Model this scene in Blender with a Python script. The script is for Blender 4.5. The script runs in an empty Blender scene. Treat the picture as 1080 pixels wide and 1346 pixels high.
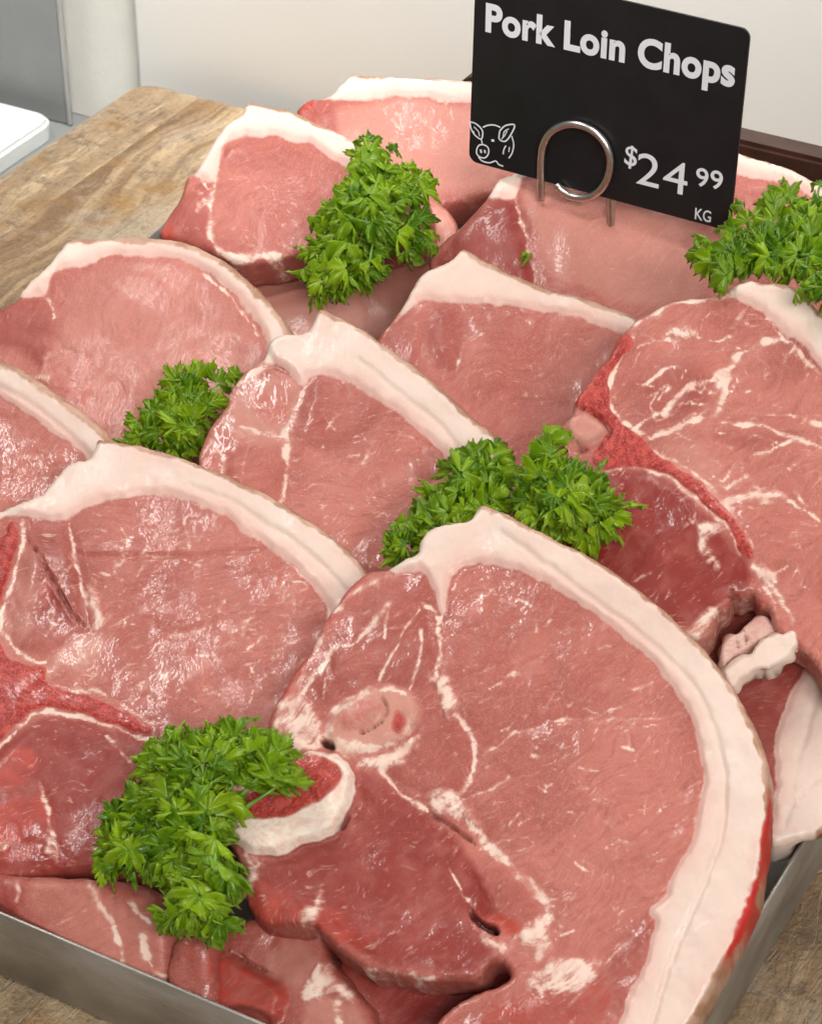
import bpy, bmesh, math, random
import numpy as np
from mathutils import Vector, Matrix
from mathutils.geometry import delaunay_2d_cdt

random.seed(7)
scene = bpy.context.scene
COL = scene.collection

# ------------------------------------------------------------------ camera
FPX, PITCH, DIST = 3200.0, math.radians(35.4), 0.85
CAM = np.array([0.0, -DIST * math.cos(PITCH), 0.05 + DIST * math.sin(PITCH)])
FW = np.array([0.0, math.cos(PITCH), -math.sin(PITCH)])
UP = np.array([0.0, math.sin(PITCH), math.cos(PITCH)])
cam_d = bpy.data.cameras.new('camera')
cam_d.sensor_fit = 'HORIZONTAL'
cam_d.sensor_width = 36.0
cam_d.lens = 36.0 * FPX / 1080.0
cam_d.clip_start = 0.01
cam_d.clip_end = 50
cam_d.dof.use_dof = True
cam_d.dof.focus_distance = 0.84
cam_d.dof.aperture_fstop = 60
cam = bpy.data.objects.new('camera', cam_d)
cam.location = CAM
cam.rotation_euler = (math.radians(90) - PITCH, 0, 0)
COL.objects.link(cam)
scene.camera = cam

# ------------------------------------------------------------------ light
world = bpy.data.worlds.new('World')
scene.world = world
world.use_nodes = True
bg = world.node_tree.nodes['Background']
bg.inputs['Color'].default_value = (1.0, 0.96, 0.92, 1)
bg.inputs['Strength'].default_value = 0.17


def area(name, loc, target, sx, sy, power, col, spread=180):
    d = bpy.data.lights.new(name, 'AREA')
    d.shape = 'RECTANGLE'
    d.size, d.size_y, d.energy, d.color = sx, sy, power, col
    d.spread = math.radians(spread)
    o = bpy.data.objects.new(name, d)
    o.location = loc
    v = Vector(target) - Vector(loc)
    o.rotation_euler = v.to_track_quat('-Z', 'Y').to_euler()
    COL.objects.link(o)
    return o


area('ceiling_and_fill_lamp', (-0.80, 0.25, 1.80), (0, -0.02, 0.05), 1.0, 0.16, 16.5, (1.0, 0.97, 0.93))
area('ceiling_and_fill_lamp', (0.40, -1.65, 1.35), (0.05, 0.40, 0.1), 1.2, 0.5, 34, (1.0, 0.965, 0.92))  # unseen frontal fill, set low so that it brightens the wall
area('ceiling_and_fill_lamp', (0.42, -0.30, 1.45), (0.29, 0.54, 0.36), 1.1, 0.12, 8.2, (1.0, 0.985, 0.96), 42)  # added wall washer, an unseen narrow beam that only brightens the wall
scene.cycles.max_bounces = 6
scene.cycles.diffuse_bounces = 3
scene.cycles.glossy_bounces = 2
scene.cycles.transmission_bounces = 2
scene.cycles.caustics_reflective = False
scene.cycles.caustics_refractive = False

scene.view_settings.view_transform = 'Standard'
scene.view_settings.look = 'None'
scene.view_settings.exposure = 0.0
scene.view_settings.gamma = 1.0
scene.view_settings.use_curve_mapping = False

# ------------------------------------------------------------------ helpers


def ray(x, y):
    d = FW * FPX + np.array([1.0, 0, 0]) * (x - 540) - UP * (y - 673)
    return d / np.linalg.norm(d)


def on_plane(x, y, n, P):
    d = ray(x, y)
    return CAM + d * (n @ (P - CAM)) / (n @ d)


def on_z(x, y, z):
    return on_plane(x, y, np.array([0, 0, 1.0]), np.array([0, 0, z]))


TY = math.radians(28.8)                    # yaw of tray and butcher block
TX_ = np.array([math.cos(TY), -math.sin(TY), 0])
TY_ = np.array([math.sin(TY), math.cos(TY), 0])


def uv(u, v, z=0.0):
    return TX_ * u + TY_ * v + np.array([0, 0, z])


def mesh_obj(name, verts, faces, mat, parent=None, smooth=False, loc=None):
    me = bpy.data.meshes.new(name)
    me.from_pydata([tuple(v) for v in verts], [], [tuple(f) for f in faces])
    me.update()
    if mat:
        me.materials.append(mat)
    if smooth:
        me.shade_smooth()
    o = bpy.data.objects.new(name, me)
    COL.objects.link(o)
    if loc is not None:
        o.location = loc
    if parent:
        o.parent = parent
    return o


def empty(name, loc, rot=None):
    o = bpy.data.objects.new(name, None)
    o.empty_display_size = 0.02
    o.location = loc
    if rot is not None:
        o.rotation_euler = rot
    COL.objects.link(o)
    return o


def tag(o, label=None, cat=None, group=None, kind=None):
    if label: o['label'] = label
    if cat: o['category'] = cat
    if group: o['group'] = group
    if kind: o['kind'] = kind
    return o


def box_mesh(name, u0, u1, v0, v1, z0, z1, mat, parent=None, bev=0.0, seg=2, frame=True):
    bm = bmesh.new()
    cs = []
    for z in (z0, z1):
        for (u, v) in ((u0, v0), (u1, v0), (u1, v1), (u0, v1)):
            p = uv(u, v, z) if frame else np.array([u, v, z])
            cs.append(bm.verts.new(p))
    for f in ((3, 2, 1, 0), (4, 5, 6, 7), (0, 1, 5, 4), (1, 2, 6, 5), (2, 3, 7, 6), (3, 0, 4, 7)):
        bm.faces.new([cs[i] for i in f])
    if bev > 0:
        bmesh.ops.bevel(bm, geom=list(bm.edges), offset=bev, segments=seg, affect='EDGES', profile=0.5)
    me = bpy.data.meshes.new(name)
    bm.to_mesh(me)
    bm.free()
    me.materials.append(mat)
    if bev > 0:
        me.shade_smooth()
    o = bpy.data.objects.new(name, me)
    COL.objects.link(o)
    if parent:
        o.parent = parent
    return o


def tube(path, r, seg=10, caps=True):
    P = [Vector(p) for p in path]
    vs, fs = [], []
    rs = r if isinstance(r, (list, tuple)) else [r] * len(P)
    prev = None
    for i, p in enumerate(P):
        t = (P[min(i + 1, len(P) - 1)] - P[max(i - 1, 0)]).normalized()
        if prev is None:
            a = t.orthogonal().normalized()
        else:
            a = (prev - t * prev.dot(t)).normalized()
        prev = a
        b = t.cross(a)
        for k in range(seg):
            an = 2 * math.pi * k / seg
            vs.append(p + (a * math.cos(an) + b * math.sin(an)) * rs[i])
    for i in range(len(P) - 1):
        for k in range(seg):
            k2 = (k + 1) % seg
            fs.append((i * seg + k, i * seg + k2, (i + 1) * seg + k2, (i + 1) * seg + k))
    if caps:
        fs.append(tuple(range(seg))[::-1])
        fs.append(tuple((len(P) - 1) * seg + k for k in range(seg)))
    return vs, fs


def catmull(pts, step, closed):
    pts = [np.array(p, float) for p in pts]
    n = len(pts)
    out = []
    rng = range(n if closed else n - 1)
    for i in rng:
        if closed:
            p0, p1, p2, p3 = pts[i - 1], pts[i], pts[(i + 1) % n], pts[(i + 2) % n]
        else:
            p1, p2 = pts[i], pts[i + 1]
            p0 = pts[i - 1] if i > 0 else 2 * p1 - p2
            p3 = pts[i + 2] if i + 2 < n else 2 * p2 - p1
        # centripetal-ish: damp tangents so that corners stay tight
        L = np.linalg.norm(p2 - p1)
        t1 = (p2 - p0); t2 = (p3 - p1)
        l1 = np.linalg.norm(p1 - p0) + L; l2 = np.linalg.norm(p3 - p2) + L
        m1 = t1 * (L / max(l1, 1e-6)); m2 = t2 * (L / max(l2, 1e-6))
        k = max(1, int(round(L / step)))
        for j in range(k):
            t = j / k
            h00 = 2 * t**3 - 3 * t**2 + 1; h10 = t**3 - 2 * t**2 + t
            h01 = -2 * t**3 + 3 * t**2; h11 = t**3 - t**2
            out.append(h00 * p1 + h10 * m1 + h01 * p2 + h11 * m2)
    if not closed:
        out.append(pts[-1])
    return np.array(out)


def seg_dist(Q, poly, closed=False):
    """distance from points Q (N,2) to polyline"""
    A = poly if closed else poly[:-1]
    B = np.roll(poly, -1, 0) if closed else poly[1:]
    best = np.full(len(Q), 1e9)
    for a, b in zip(A, B):
        ab = b - a
        L2 = ab @ ab
        if L2 < 1e-12:
            continue
        t = np.clip(((Q - a) @ ab) / L2, 0, 1)
        d = Q - (a + t[:, None] * ab)
        np.minimum(best, np.einsum('ij,ij->i', d, d), out=best)
    return np.sqrt(best)


def inside(Q, poly):
    x, y = Q[:, 0], Q[:, 1]
    r = np.zeros(len(Q), bool)
    A, B = poly, np.roll(poly, -1, 0)
    for (x1, y1), (x2, y2) in zip(A, B):
        if y1 == y2:
            continue
        c = ((y1 > y) != (y2 > y)) & (x < (x2 - x1) * (y - y1) / (y2 - y1) + x1)
        r ^= c
    return r


def vnoise(Q, scale, seed):
    """smooth 2-D value noise in [-1,1]"""
    p = Q / scale + seed * 17.31
    i = np.floor(p).astype(np.int64)
    f = p - i
    f = f * f * (3 - 2 * f)

    def h(ix, iy):
        k = (ix * 374761393 + iy * 668265263 + seed * 1274126177) & 0x7fffffff
        k = ((k ^ (k >> 13)) * 1274126177) & 0x7fffffff
        return ((k ^ (k >> 16)) & 0xffff) / 32767.5 - 1
    a = h(i[:, 0], i[:, 1]); b = h(i[:, 0] + 1, i[:, 1])
    c = h(i[:, 0], i[:, 1] + 1); d = h(i[:, 0] + 1, i[:, 1] + 1)
    return (a * (1 - f[:, 0]) + b * f[:, 0]) * (1 - f[:, 1]) + (c * (1 - f[:, 0]) + d * f[:, 0]) * f[:, 1]


def sstep(a, b, x):
    t = np.clip((x - a) / (b - a), 0, 1)
    return t * t * (3 - 2 * t)


# ------------------------------------------------------------------ materials


class NT:
    def __init__(s, name):
        s.m = bpy.data.materials.new(name)
        s.m.use_nodes = True
        s.t = s.m.node_tree
        s.b = s.t.nodes['Principled BSDF']

    def n(s, typ, **kw):
        o = s.t.nodes.new(typ)
        for k, v in kw.items():
            setattr(o, k, v)
        return o

    def l(s, a, b):
        s.t.links.new(a, b)

    def val(s, x, sock):
        if isinstance(x, (int, float)):
            sock.default_value = x
        elif isinstance(x, (tuple, list)):
            sock.default_value = (*x, 1) if len(x) == 3 and sock.type == 'RGBA' else x
        else:
            s.l(x, sock)

    def attr(s, name, vec=False):
        a = s.n('ShaderNodeAttribute', attribute_name=name)
        return a.outputs['Vector' if vec else 'Fac']

    def noise(s, vec, scale, detail=3, rough=0.55, dist=0.0):
        o = s.n('ShaderNodeTexNoise')
        s.val(vec, o.inputs['Vector'])
        o.inputs['Scale'].default_value = scale
        o.inputs['Detail'].default_value = detail
        o.inputs['Roughness'].default_value = rough
        o.inputs['Distortion'].default_value = dist
        return o.outputs['Fac']

    def voro(s, vec, scale, feature='DISTANCE_TO_EDGE'):
        o = s.n('ShaderNodeTexVoronoi', feature=feature)
        s.val(vec, o.inputs['Vector'])
        o.inputs['Scale'].default_value = scale
        return o.outputs['Distance']

    def math(s, op, a, b=0.0, c=None, clamp=False):
        o = s.n('ShaderNodeMath', operation=op, use_clamp=clamp)
        s.val(a, o.inputs[0]); s.val(b, o.inputs[1])
        if c is not None:
            s.val(c, o.inputs[2])
        return o.outputs[0]

    def rng(s, x, a, b, c=0.0, d=1.0, smooth=True):
        o = s.n('ShaderNodeMapRange', interpolation_type='SMOOTHSTEP' if smooth else 'LINEAR')
        s.val(x, o.inputs[0])
        for k, v in zip((1, 2, 3, 4), (a, b, c, d)):
            o.inputs[k].default_value = v
        return o.outputs[0]

    def mix(s, f, a, b, blend='MIX'):
        o = s.n('ShaderNodeMix', data_type='RGBA', blend_type=blend)
        s.val(f, o.inputs[0]); s.val(a, o.inputs[6]); s.val(b, o.inputs[7])
        return o.outputs[2]

    def vmul(s, v, k):
        o = s.n('ShaderNodeVectorMath', operation='MULTIPLY')
        s.val(v, o.inputs[0]); o.inputs[1].default_value = k
        return o.outputs[0]

    def vadd(s, v, w):
        o = s.n('ShaderNodeVectorMath', operation='ADD')
        s.val(v, o.inputs[0]); s.val(w, o.inputs[1])
        return o.outputs[0]

    def bump(s, h, strength, dist, nrm=None):
        o = s.n('ShaderNodeBump')
        o.inputs['Strength'].default_value = strength
        o.inputs['Distance'].default_value = dist
        s.val(h, o.inputs['Height'])
        if nrm is not None:
            s.l(nrm, o.inputs['Normal'])
        return o.outputs[0]

    def set(s, **kw):
        for k, v in kw.items():
            s.val(v, s.b.inputs[k.replace('_', ' ')])
        return s.m


def pork_material():
    s = NT('pork')
    pc, wpc = s.attr('pc', True), s.attr('wpc', True)
    fat, seam, red, white = s.attr('fat'), s.attr('seam'), s.attr('red'), s.attr('white')
    tone, rind, dark, pale, blood, pink = s.attr('tone'), s.attr('rind'), s.attr('dark'), s.attr('pale'), s.attr('blood'), s.attr('pink')
    big, mid, patch, wet = s.attr('big'), s.attr('mid'), s.attr('patch'), s.attr('wet')
    fib = s.noise(s.vmul(wpc, (90, 560, 90)), 1.0, 3, .62)
    grain = s.noise(pc, 1700, 1, .65)
    fine = s.noise(wpc, 420, 4, .66)
    lean = s.mix(s.rng(big, .3, .72), (.375, .100, .077), (.478, .152, .118))
    lean = s.mix(s.math('MULTIPLY', s.rng(fib, .42, .74), .5), lean, (.285, .060, .046))
    lean = s.mix(s.math('MULTIPLY', s.rng(fine, .50, .75), .42), lean, (.54, .225, .176))
    lean = s.mix(s.math('MULTIPLY', s.rng(grain, .46, .75), .42), lean, (.56, .245, .195))
    lean = s.mix(s.math('MULTIPLY', s.math('MULTIPLY', tone, 1.3, clamp=True), s.rng(mid, .2, .6, .75, 1.0)), lean, (.225, .022, .016))
    lean = s.mix(pale, lean, (.56, .265, .205))
    lean = s.mix(s.rng(blood, .02, .9, 0, .9), lean, (.43, .052, .034))
    # fine marbling: flecks drawn out along the fibres, in patches
    flk = s.rng(s.noise(s.vmul(wpc, (190, 560, 190)), 1.0, 4, .72), .56, .70)
    marb = s.math('MULTIPLY', s.math('MULTIPLY', flk, s.rng(mid, .40, .62, .25, 1.0)), s.attr('marb'))
    # seams of connective tissue: feathery, broken by noise
    sn = s.math('ADD', s.math('MULTIPLY', s.math('SUBTRACT', fine, .5), 1.1), s.math('MULTIPLY', s.math('SUBTRACT', fib, .5), .8))
    sf = s.math('MULTIPLY', s.rng(s.math('ADD', seam, sn), .12, .86), s.rng(seam, .03, .33))
    seamc = s.mix(s.rng(sf, .35, 1.0), (.57, .285, .23), (.78, .58, .49))
    seamc = s.mix(s.math('MULTIPLY', s.rng(mid, .45, .75), .5), seamc, (.62, .335, .27))
    # fat cap
    fatc = s.mix(s.rng(big, .30, .70), (.745, .60, .52), (.715, .53, .455))
    fatc = s.mix(s.math('MULTIPLY', s.rng(fine, .52, .74), .35), fatc, (.73, .48, .40))
    fatc = s.mix(s.math('MULTIPLY', pink, .75), fatc, (.71, .41, .35))
    fatc = s.mix(s.math('MULTIPLY', s.rng(grain, .5, .75), .22), fatc, (.84, .70, .62))
    ff = s.math('ADD', fat, s.math('MULTIPLY', s.math('SUBTRACT', fine, .5), .6))
    ff = s.math('MULTIPLY', s.rng(ff, .12, .88), s.rng(fat, 0.02, .22))
    col = s.mix(s.math('MULTIPLY', marb, .62), lean, (.68, .41, .33))
    col = s.mix(sf, col, seamc)
    col = s.mix(ff, col, fatc)
    redc = s.mix(s.rng(fine, .38, .64), (.27, .013, .011), (.46, .060, .046))
    redc = s.mix(s.math('MULTIPLY', s.rng(grain, .52, .70), .4), redc, (.62, .22, .17))
    col = s.mix(s.rng(s.math('ADD', red, s.math('MULTIPLY', s.math('SUBTRACT', fine, .5), .9)), .2, .8), col, redc)
    col = s.mix(s.rng(s.math('ADD', white, s.math('MULTIPLY', s.math('SUBTRACT', mid, .5), .3)), .25, .7), col, s.mix(s.rng(fine, .4, .65), (.83, .71, .61), (.78, .55, .46)))
    rindc = s.mix(s.rng(mid, .35, .68), (.36, .185, .115), (.52, .315, .23))
    rr = s.math('ADD', rind, s.math('MULTIPLY', s.math('SUBTRACT', fine, .5), 1.0))
    col = s.mix(s.math('MULTIPLY', s.rng(rr, .3, .9), s.rng(rind, .03, .25)), col, rindc)
    col = s.mix(s.math('MULTIPLY', s.rng(blood, .35, 1.0), s.rng(s.math('ADD', rind, ff), .2, .8)), col, (.46, .022, .016))
    col = s.mix(dark, col, (.045, .006, .005))
    # wet relief
    h = s.math('ADD', fine, s.math('MULTIPLY', fib, .7))
    h = s.math('ADD', h, s.math('MULTIPLY', grain, .35))
    h = s.math('MULTIPLY', h, s.rng(fat, .1, .7, 1.0, .5))
    nb = s.bump(h, .6, .00030)
    rough = s.math('ADD', s.rng(patch, .38, .62, .50, .38), s.math('MULTIPLY', s.math('ADD', ff, rind, clamp=True), .06))
    s.set(Base_Color=col, Roughness=rough, Normal=nb)
    s.b.inputs['Specular IOR Level'].default_value = 0.36
    s.val(s.math('MULTIPLY', s.math('MULTIPLY', s.rng(patch, .48, .63, .02, .50), wet), s.rng(fat, .2, .8, 1, .4)), s.b.inputs['Coat Weight'])
    s.b.inputs['Coat Roughness'].default_value = 0.08
    s.l(s.bump(s.noise(wpc, 640, 1, .5), 1.0, .00021), s.b.inputs['Coat Normal'])
    return s.m


def plain(name, col, rough=.5, metal=0.0, spec=.5, var=.12, scale=40, bump=0.0, bscale=300):
    s = NT(name)
    tc = s.n('ShaderNodeTexCoord').outputs['Object']
    c2 = tuple(max(0, c * (1 - var)) for c in col)
    c = s.mix(s.rng(s.noise(tc, scale, 4, .6), .3, .7), c2, col)
    s.set(Base_Color=c, Roughness=rough, Metallic=metal)
    s.b.inputs['Specular IOR Level'].default_value = spec
    if bump:
        s.l(s.bump(s.noise(tc, bscale, 3, .6), .4, bump), s.b.inputs['Normal'])
    return s.m


def wall_material():
    s = NT('painted_wall')
    tc = s.n('ShaderNodeTexCoord').outputs['Object']
    c = s.mix(s.rng(s.noise(tc, 7, 3, .5), .3, .7), (.88, .865, .825), (.90, .89, .855))
    spots = s.rng(s.noise(tc, 60, 2, .5), .76, .80)
    c = s.mix(s.math('MULTIPLY', spots, .35), c, (.45, .38, .27))
    s.set(Base_Color=c, Roughness=.55)
    s.l(s.bump(s.noise(tc, 160, 4, .6), .25, .0004), s.b.inputs['Normal'])
    return s.m


def wood_material():
    s = NT('butcher_block_wood')
    geo = s.n('ShaderNodeNewGeometry').outputs['Position']
    mp = s.n('ShaderNodeMapping')
    mp.inputs['Rotation'].default_value = (0, 0, TY)      # grain along the block's depth axis
    s.l(geo, mp.inputs['Vector'])
    P = mp.outputs[0]
    rnd = s.attr('stave')
    off = s.n('ShaderNodeCombineXYZ')
    s.l(s.math('MULTIPLY', rnd, 3.7), off.inputs[1]); s.l(s.math('MULTIPLY', rnd, 9.1), off.inputs[2])
    P2 = s.vadd(P, off.outputs[0])
    warp = s.noise(P2, 9, 3, .5)
    wx = s.n('ShaderNodeCombineXYZ'); s.l(s.math('MULTIPLY', warp, .05), wx.inputs[0])
    P3 = s.vadd(P2, wx.outputs[0])
    g1 = s.noise(s.vmul(P3, (75, 3.5, 40)), 1, 5, .62)
    g2 = s.noise(s.vmul(P3, (420, 14, 100)), 1, 4, .6)
    base = s.mix(s.rng(g1, .36, .62), (.185, .100, .042), (.50, .36, .21))
    base = s.mix(s.math('MULTIPLY', s.rng(g2, .48, .70), .6), base, (.19, .10, .045))
    base = s.mix(s.rng(rnd, 0, 1, 0, .5, False), base, (.54, .41, .25), 'MIX')
    # wear: pale scrubbed patches, yellow-brown stains, dark blotches, knife scratches
    w1 = s.noise(P, 17, 5, .68)
    base = s.mix(s.math('MULTIPLY', s.rng(w1, .50, .60), .65), base, (.40, .325, .235))
    base = s.mix(s.math('MULTIPLY', s.rng(s.noise(P2, 24, 4, .62), .52, .64), .8), base, (.31, .165, .048))
    base = s.mix(s.math('MULTIPLY', s.rng(w1, .47, .38), .4), base, (.20, .13, .075))
    st = s.math('MULTIPLY', s.rng(s.noise(P, 95, 5, .72), .50, .62), s.rng(s.noise(P, 13, 2, .5), .40, .58))
    base = s.mix(s.math('MULTIPLY', st, .58), base, (.095, .055, .032))

    def scr(ang, sc, w, seed):
        m = s.n('ShaderNodeMapping')
        m.inputs['Rotation'].default_value = (0, 0, ang)
        m.inputs['Location'].default_value = (seed, seed * .7, 0)
        s.l(geo, m.inputs['Vector'])
        n = s.noise(s.vmul(m.outputs[0], (sc, sc * .035, 1)), 1, 1, .4, .15)
        return s.rng(s.math('ABSOLUTE', s.math('SUBTRACT', n, .5)), 0, w, 1, 0)
    sc = s.math('MAXIMUM', scr(TY + .10, 300, .014, 0.3), scr(TY - .22, 240, .011, 2.1))
    sc = s.math('MAXIMUM', sc, scr(TY + .45, 200, .008, 4.4))
    sc = s.math('MULTIPLY', sc, s.rng(s.noise(P, 26, 3, .55), .42, .60))
    base = s.mix(s.math('MULTIPLY', sc, .65), base, (.56, .455, .32))
    sd = s.math('MULTIPLY', scr(TY + .03, 330, .010, 7.7), s.rng(s.noise(P, 31, 3, .5), .44, .60))
    base = s.mix(s.math('MULTIPLY', sd, .7), base, (.11, .065, .036))
    fz = s.noise(P, 420, 5, .72)
    base = s.mix(s.math('MULTIPLY', s.rng(fz, .51, .66), .5), base, (.105, .062, .036))
    base = s.mix(s.math('MULTIPLY', s.rng(fz, .46, .30), .25), base, (.52, .42, .30))
    h = s.math('ADD', s.math('MULTIPLY', g2, .6), s.math('MULTIPLY', sc, -.8))
    h = s.math('ADD', h, s.math('MULTIPLY', fz, -1.6))
    s.set(Base_Color=base, Roughness=s.rng(g1, .2, .8, .42, .62), Normal=s.bump(h, .8, .0014))
    return s.m


def steel_material():
    s = NT('tray_steel')
    geo = s.n('ShaderNodeNewGeometry').outputs['Position']
    n1 = s.noise(s.vmul(geo, (25, 25, 60)), 1, 4, .6)
    sm = s.noise(s.vmul(geo, (300, 300, 900)), 1, 3, .6)
    pits = s.rng(s.noise(s.vmul(geo, (190, 190, 420)), 1, 4, .7), .64, .74)
    c = s.mix(s.rng(n1, .3, .7), (.36, .335, .30), (.47, .445, .41))
    scr = s.rng(s.noise(s.vmul(geo, (60, 60, 1500)), 1, 3, .7), .60, .68)
    c = s.mix(s.math('MULTIPLY', pits, .6), c, (.16, .13, .10))
    c = s.mix(s.math('MULTIPLY', scr, .35), c, (.66, .63, .58))
    r = s.rng(n1, .3, .7, .42, .58)
    s.set(Base_Color=c, Metallic=.85, Roughness=r, Normal=s.bump(sm, .3, .0006))
    return s.m


def leaf_material():
    s = NT('parsley_leaf')
    tip = s.attr('tip')
    oi = s.n('ShaderNodeObjectInfo').outputs['Random']
    tc = s.n('ShaderNodeTexCoord').outputs['Object']
    c = s.mix(oi, (.060, .160, .003), (.34, .50, .012))
    c = s.mix(s.math('MULTIPLY', s.rng(s.noise(tc, 260, 3, .6), .4, .7), .5), c, (.30, .54, .022))
    c = s.mix(s.math('MULTIPLY', s.rng(tip, .65, 1.0), .6), c, (.40, .58, .10))
    c = s.mix(s.math('MULTIPLY', s.rng(tip, .35, .0), .35), c, (.20, .40, .06))
    s.set(Base_Color=c, Roughness=.27)
    s.b.inputs['Specular IOR Level'].default_value = .45
    s.l(s.bump(s.noise(tc, 700, 3, .6), .3, .0005), s.b.inputs['Normal'])
    tr = s.n('ShaderNodeBsdfTranslucent')
    s.l(s.mix(.6, c, (.22, .50, .02)), tr.inputs['Color'])
    mx = s.n('ShaderNodeMixShader')
    mx.inputs[0].default_value = .34
    s.l(s.b.outputs[0], mx.inputs[1]); s.l(tr.outputs[0], mx.inputs[2])
    s.l(mx.outputs[0], s.t.nodes['Material Output'].inputs['Surface'])
    return s.m


M_PORK = pork_material()
M_WALL = wall_material()
M_WALL_SHADE = plain('recess_wall_shade', (.60, .585, .535), .5, var=.10, scale=20, bump=.0008)  # shade of the recess put into a darker copy of the wall colour
M_WOOD = wood_material()
M_STEEL = steel_material()
M_LEAF = leaf_material()
M_STEM = plain('parsley_stem', (.17, .36, .05), .4, var=.3, scale=200)
M_CARD = plain('black_card', (.012, .012, .014), .42, spec=.4, var=.3, scale=60)
M_INK = plain('white_print', (.80, .82, .86), .5, var=.05)
M_WIRE = plain('wire_steel', (.74, .70, .66), .30, metal=1.0, var=.15, scale=300)
M_GREY = plain('grey_panel_paint', (.215, .22, .218), .45, var=.10, scale=30, bump=.0006)
M_LIP = plain('grey_trim', (.36, .355, .34), .45, var=.12, scale=30)
M_PLAST = plain('white_plastic', (.56, .585, .57), .5, var=.06, scale=30, bump=.001, bscale=120)
M_COUNT = plain('grey_counter', (.22, .225, .22), .35, var=.15, scale=25)
M_BROWN = plain('dark_brown_wood', (.055, .022, .014), .4, var=.4, scale=80)

# ------------------------------------------------------------------ setting: counter, walls, panel, block
o = box_mesh('counter', -1.2, 1.0, -0.7, 0.50, -0.08, -0.045, M_COUNT)
tag(o, kind='structure')
NV = np.array(TY_)


def on_v(px, py, v):
    return on_plane(px, py, NV, uv(0, v))


u_step = float(on_v(176, 50, .345) @ TX_)
o = box_mesh('wall', u_step, 1.3, .345, .40, -.0445, 1.0, M_WALL, bev=.003)
tag(o, kind='structure')
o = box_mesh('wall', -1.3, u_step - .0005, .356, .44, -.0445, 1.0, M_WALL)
o.data.materials[0] = M_WALL_SHADE
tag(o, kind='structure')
A = on_z(94, 166, -.045)
ua, va = float(A @ TX_), float(A @ TY_)
pan = tag(empty('splash_panel', uv(ua - .15, va, -.0445)), 'grey upright splash panel behind the white chopping board', 'panel')
for nm, u0, u1, z1, v0 in (('sheet', ua - .40, ua - .0028, .45, va), ('edge_trim', ua - .0026, ua, .45, va - .0006)):
    o = box_mesh(nm, u0, u1, v0, v0 + .0025, -.0444, z1, M_GREY if nm == 'sheet' else M_LIP, bev=.0006)
    o.location = -np.array(pan.location); o.parent = pan
# white plastic chopping board on the counter
bz0, bz1 = -.0446, -.0345
c0 = on_z(76, 152, bz1)
cu, cv = float(c0 @ TX_), float(c0 @ TY_)
bm = bmesh.new()
pts = []
R = .012
for k in range(7):
    a = math.radians(90 * k / 6)
    pts.append((cu - R + R * math.cos(a), cv - R + R * math.sin(a)))
pts += [(cu - .30, cv), (cu - .30, cv - .30), (cu, cv - .30)]
vb = [bm.verts.new(uv(u, v, bz0)) for u, v in pts]
f = bm.faces.new(vb)
r = bmesh.ops.extrude_face_region(bm, geom=[f])
for v in r['geom']:
    if isinstance(v, bmesh.types.BMVert):
        v.co.z = bz1
bmesh.ops.recalc_face_normals(bm, faces=bm.faces)
bmesh.ops.bevel(bm, geom=[e for e in bm.edges if abs(e.verts[0].co.z - bz1) < 1e-6 and abs(e.verts[1].co.z - bz1) < 1e-6], offset=.002, segments=3, affect='EDGES')
me = bpy.data.meshes.new('chopping_board')
bm.to_mesh(me); bm.free(); me.materials.append(M_PLAST)
o = bpy.data.objects.new('chopping_board', me); COL.objects.link(o)
tag(o, 'white plastic chopping board with rounded corner on the grey counter', 'chopping board')

# butcher block of long staves
blk = tag(empty('butcher_block', uv(0, 0, -.0445)), 'worn wooden butcher block under the meat tray', 'butcher block')
corner = on_z(190, 105, 0)
bu, bv = float(corner @ TX_) - .003, float(corner @ TY_)
us = [bu]
rs = random.Random(3)
while us[-1] < .42:
    us.append(us[-1] + rs.uniform(.034, .052))
for i in range(len(us) - 1):
    u0, u1 = us[i], us[i + 1] - .0002
    zt = rs.uniform(-.0003, 0)
    bm = bmesh.new()
    pl = [(u0, -.42), (u1, -.42), (u1, bv)]
    if i == 0:
        R = .014
        for k in range(8):
            a = math.radians(90 + 90 * k / 7)
            pl.append((u0 + R + R * math.cos(a), bv - R + R * math.sin(a)))
    else:
        pl.append((u0, bv))
    vb = [bm.verts.new(uv(u, v, -.0444)) for u, v in pl]
    f = bm.faces.new(vb)
    r = bmesh.ops.extrude_face_region(bm, geom=[f])
    for v in r['geom']:
        if isinstance(v, bmesh.types.BMVert):
            v.co.z = zt
    bmesh.ops.recalc_face_normals(bm, faces=bm.faces)
    te = [e for e in bm.edges if abs(e.verts[0].co.z - zt) < 1e-6 and abs(e.verts[1].co.z - zt) < 1e-6]
    outer = [e for e in te if all(abs(np.array(v.co) @ TY_ - bv) < .016 or abs(np.array(v.co) @ TX_ - bu) < .002 for v in e.verts)]
    bmesh.ops.bevel(bm, geom=outer if i == 0 else [e for e in te if all(abs(np.array(v.co) @ TY_ - bv) < .001 for v in e.verts)],
                    offset=.003, segments=3, affect='EDGES')
    me = bpy.data.meshes.new('stave')
    bm.to_mesh(me); bm.free(); me.materials.append(M_WOOD)
    at = me.attributes.new('stave', 'FLOAT', 'POINT')
    at.data.foreach_set('value', [rs.random()] * len(me.vertices))
    o = bpy.data.objects.new('stave', me); COL.objects.link(o)
    o.location = -np.array(blk.location); o.parent = blk

# steel tray
U0, U1, V0, V1, RZ, TH = -.215, .175, -.2115, .262, .028, .0013
tray = tag(empty('steel_tray', uv(0, 0, .0004)), 'grey steel tray with plain upright sides full of pork chops', 'tray')


def tray_part(nm, *a, bev=.0004):
    o = box_mesh(nm, *a, M_STEEL, bev=bev, seg=1)
    o.location = -np.array(tray.location); o.parent = tray


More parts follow.
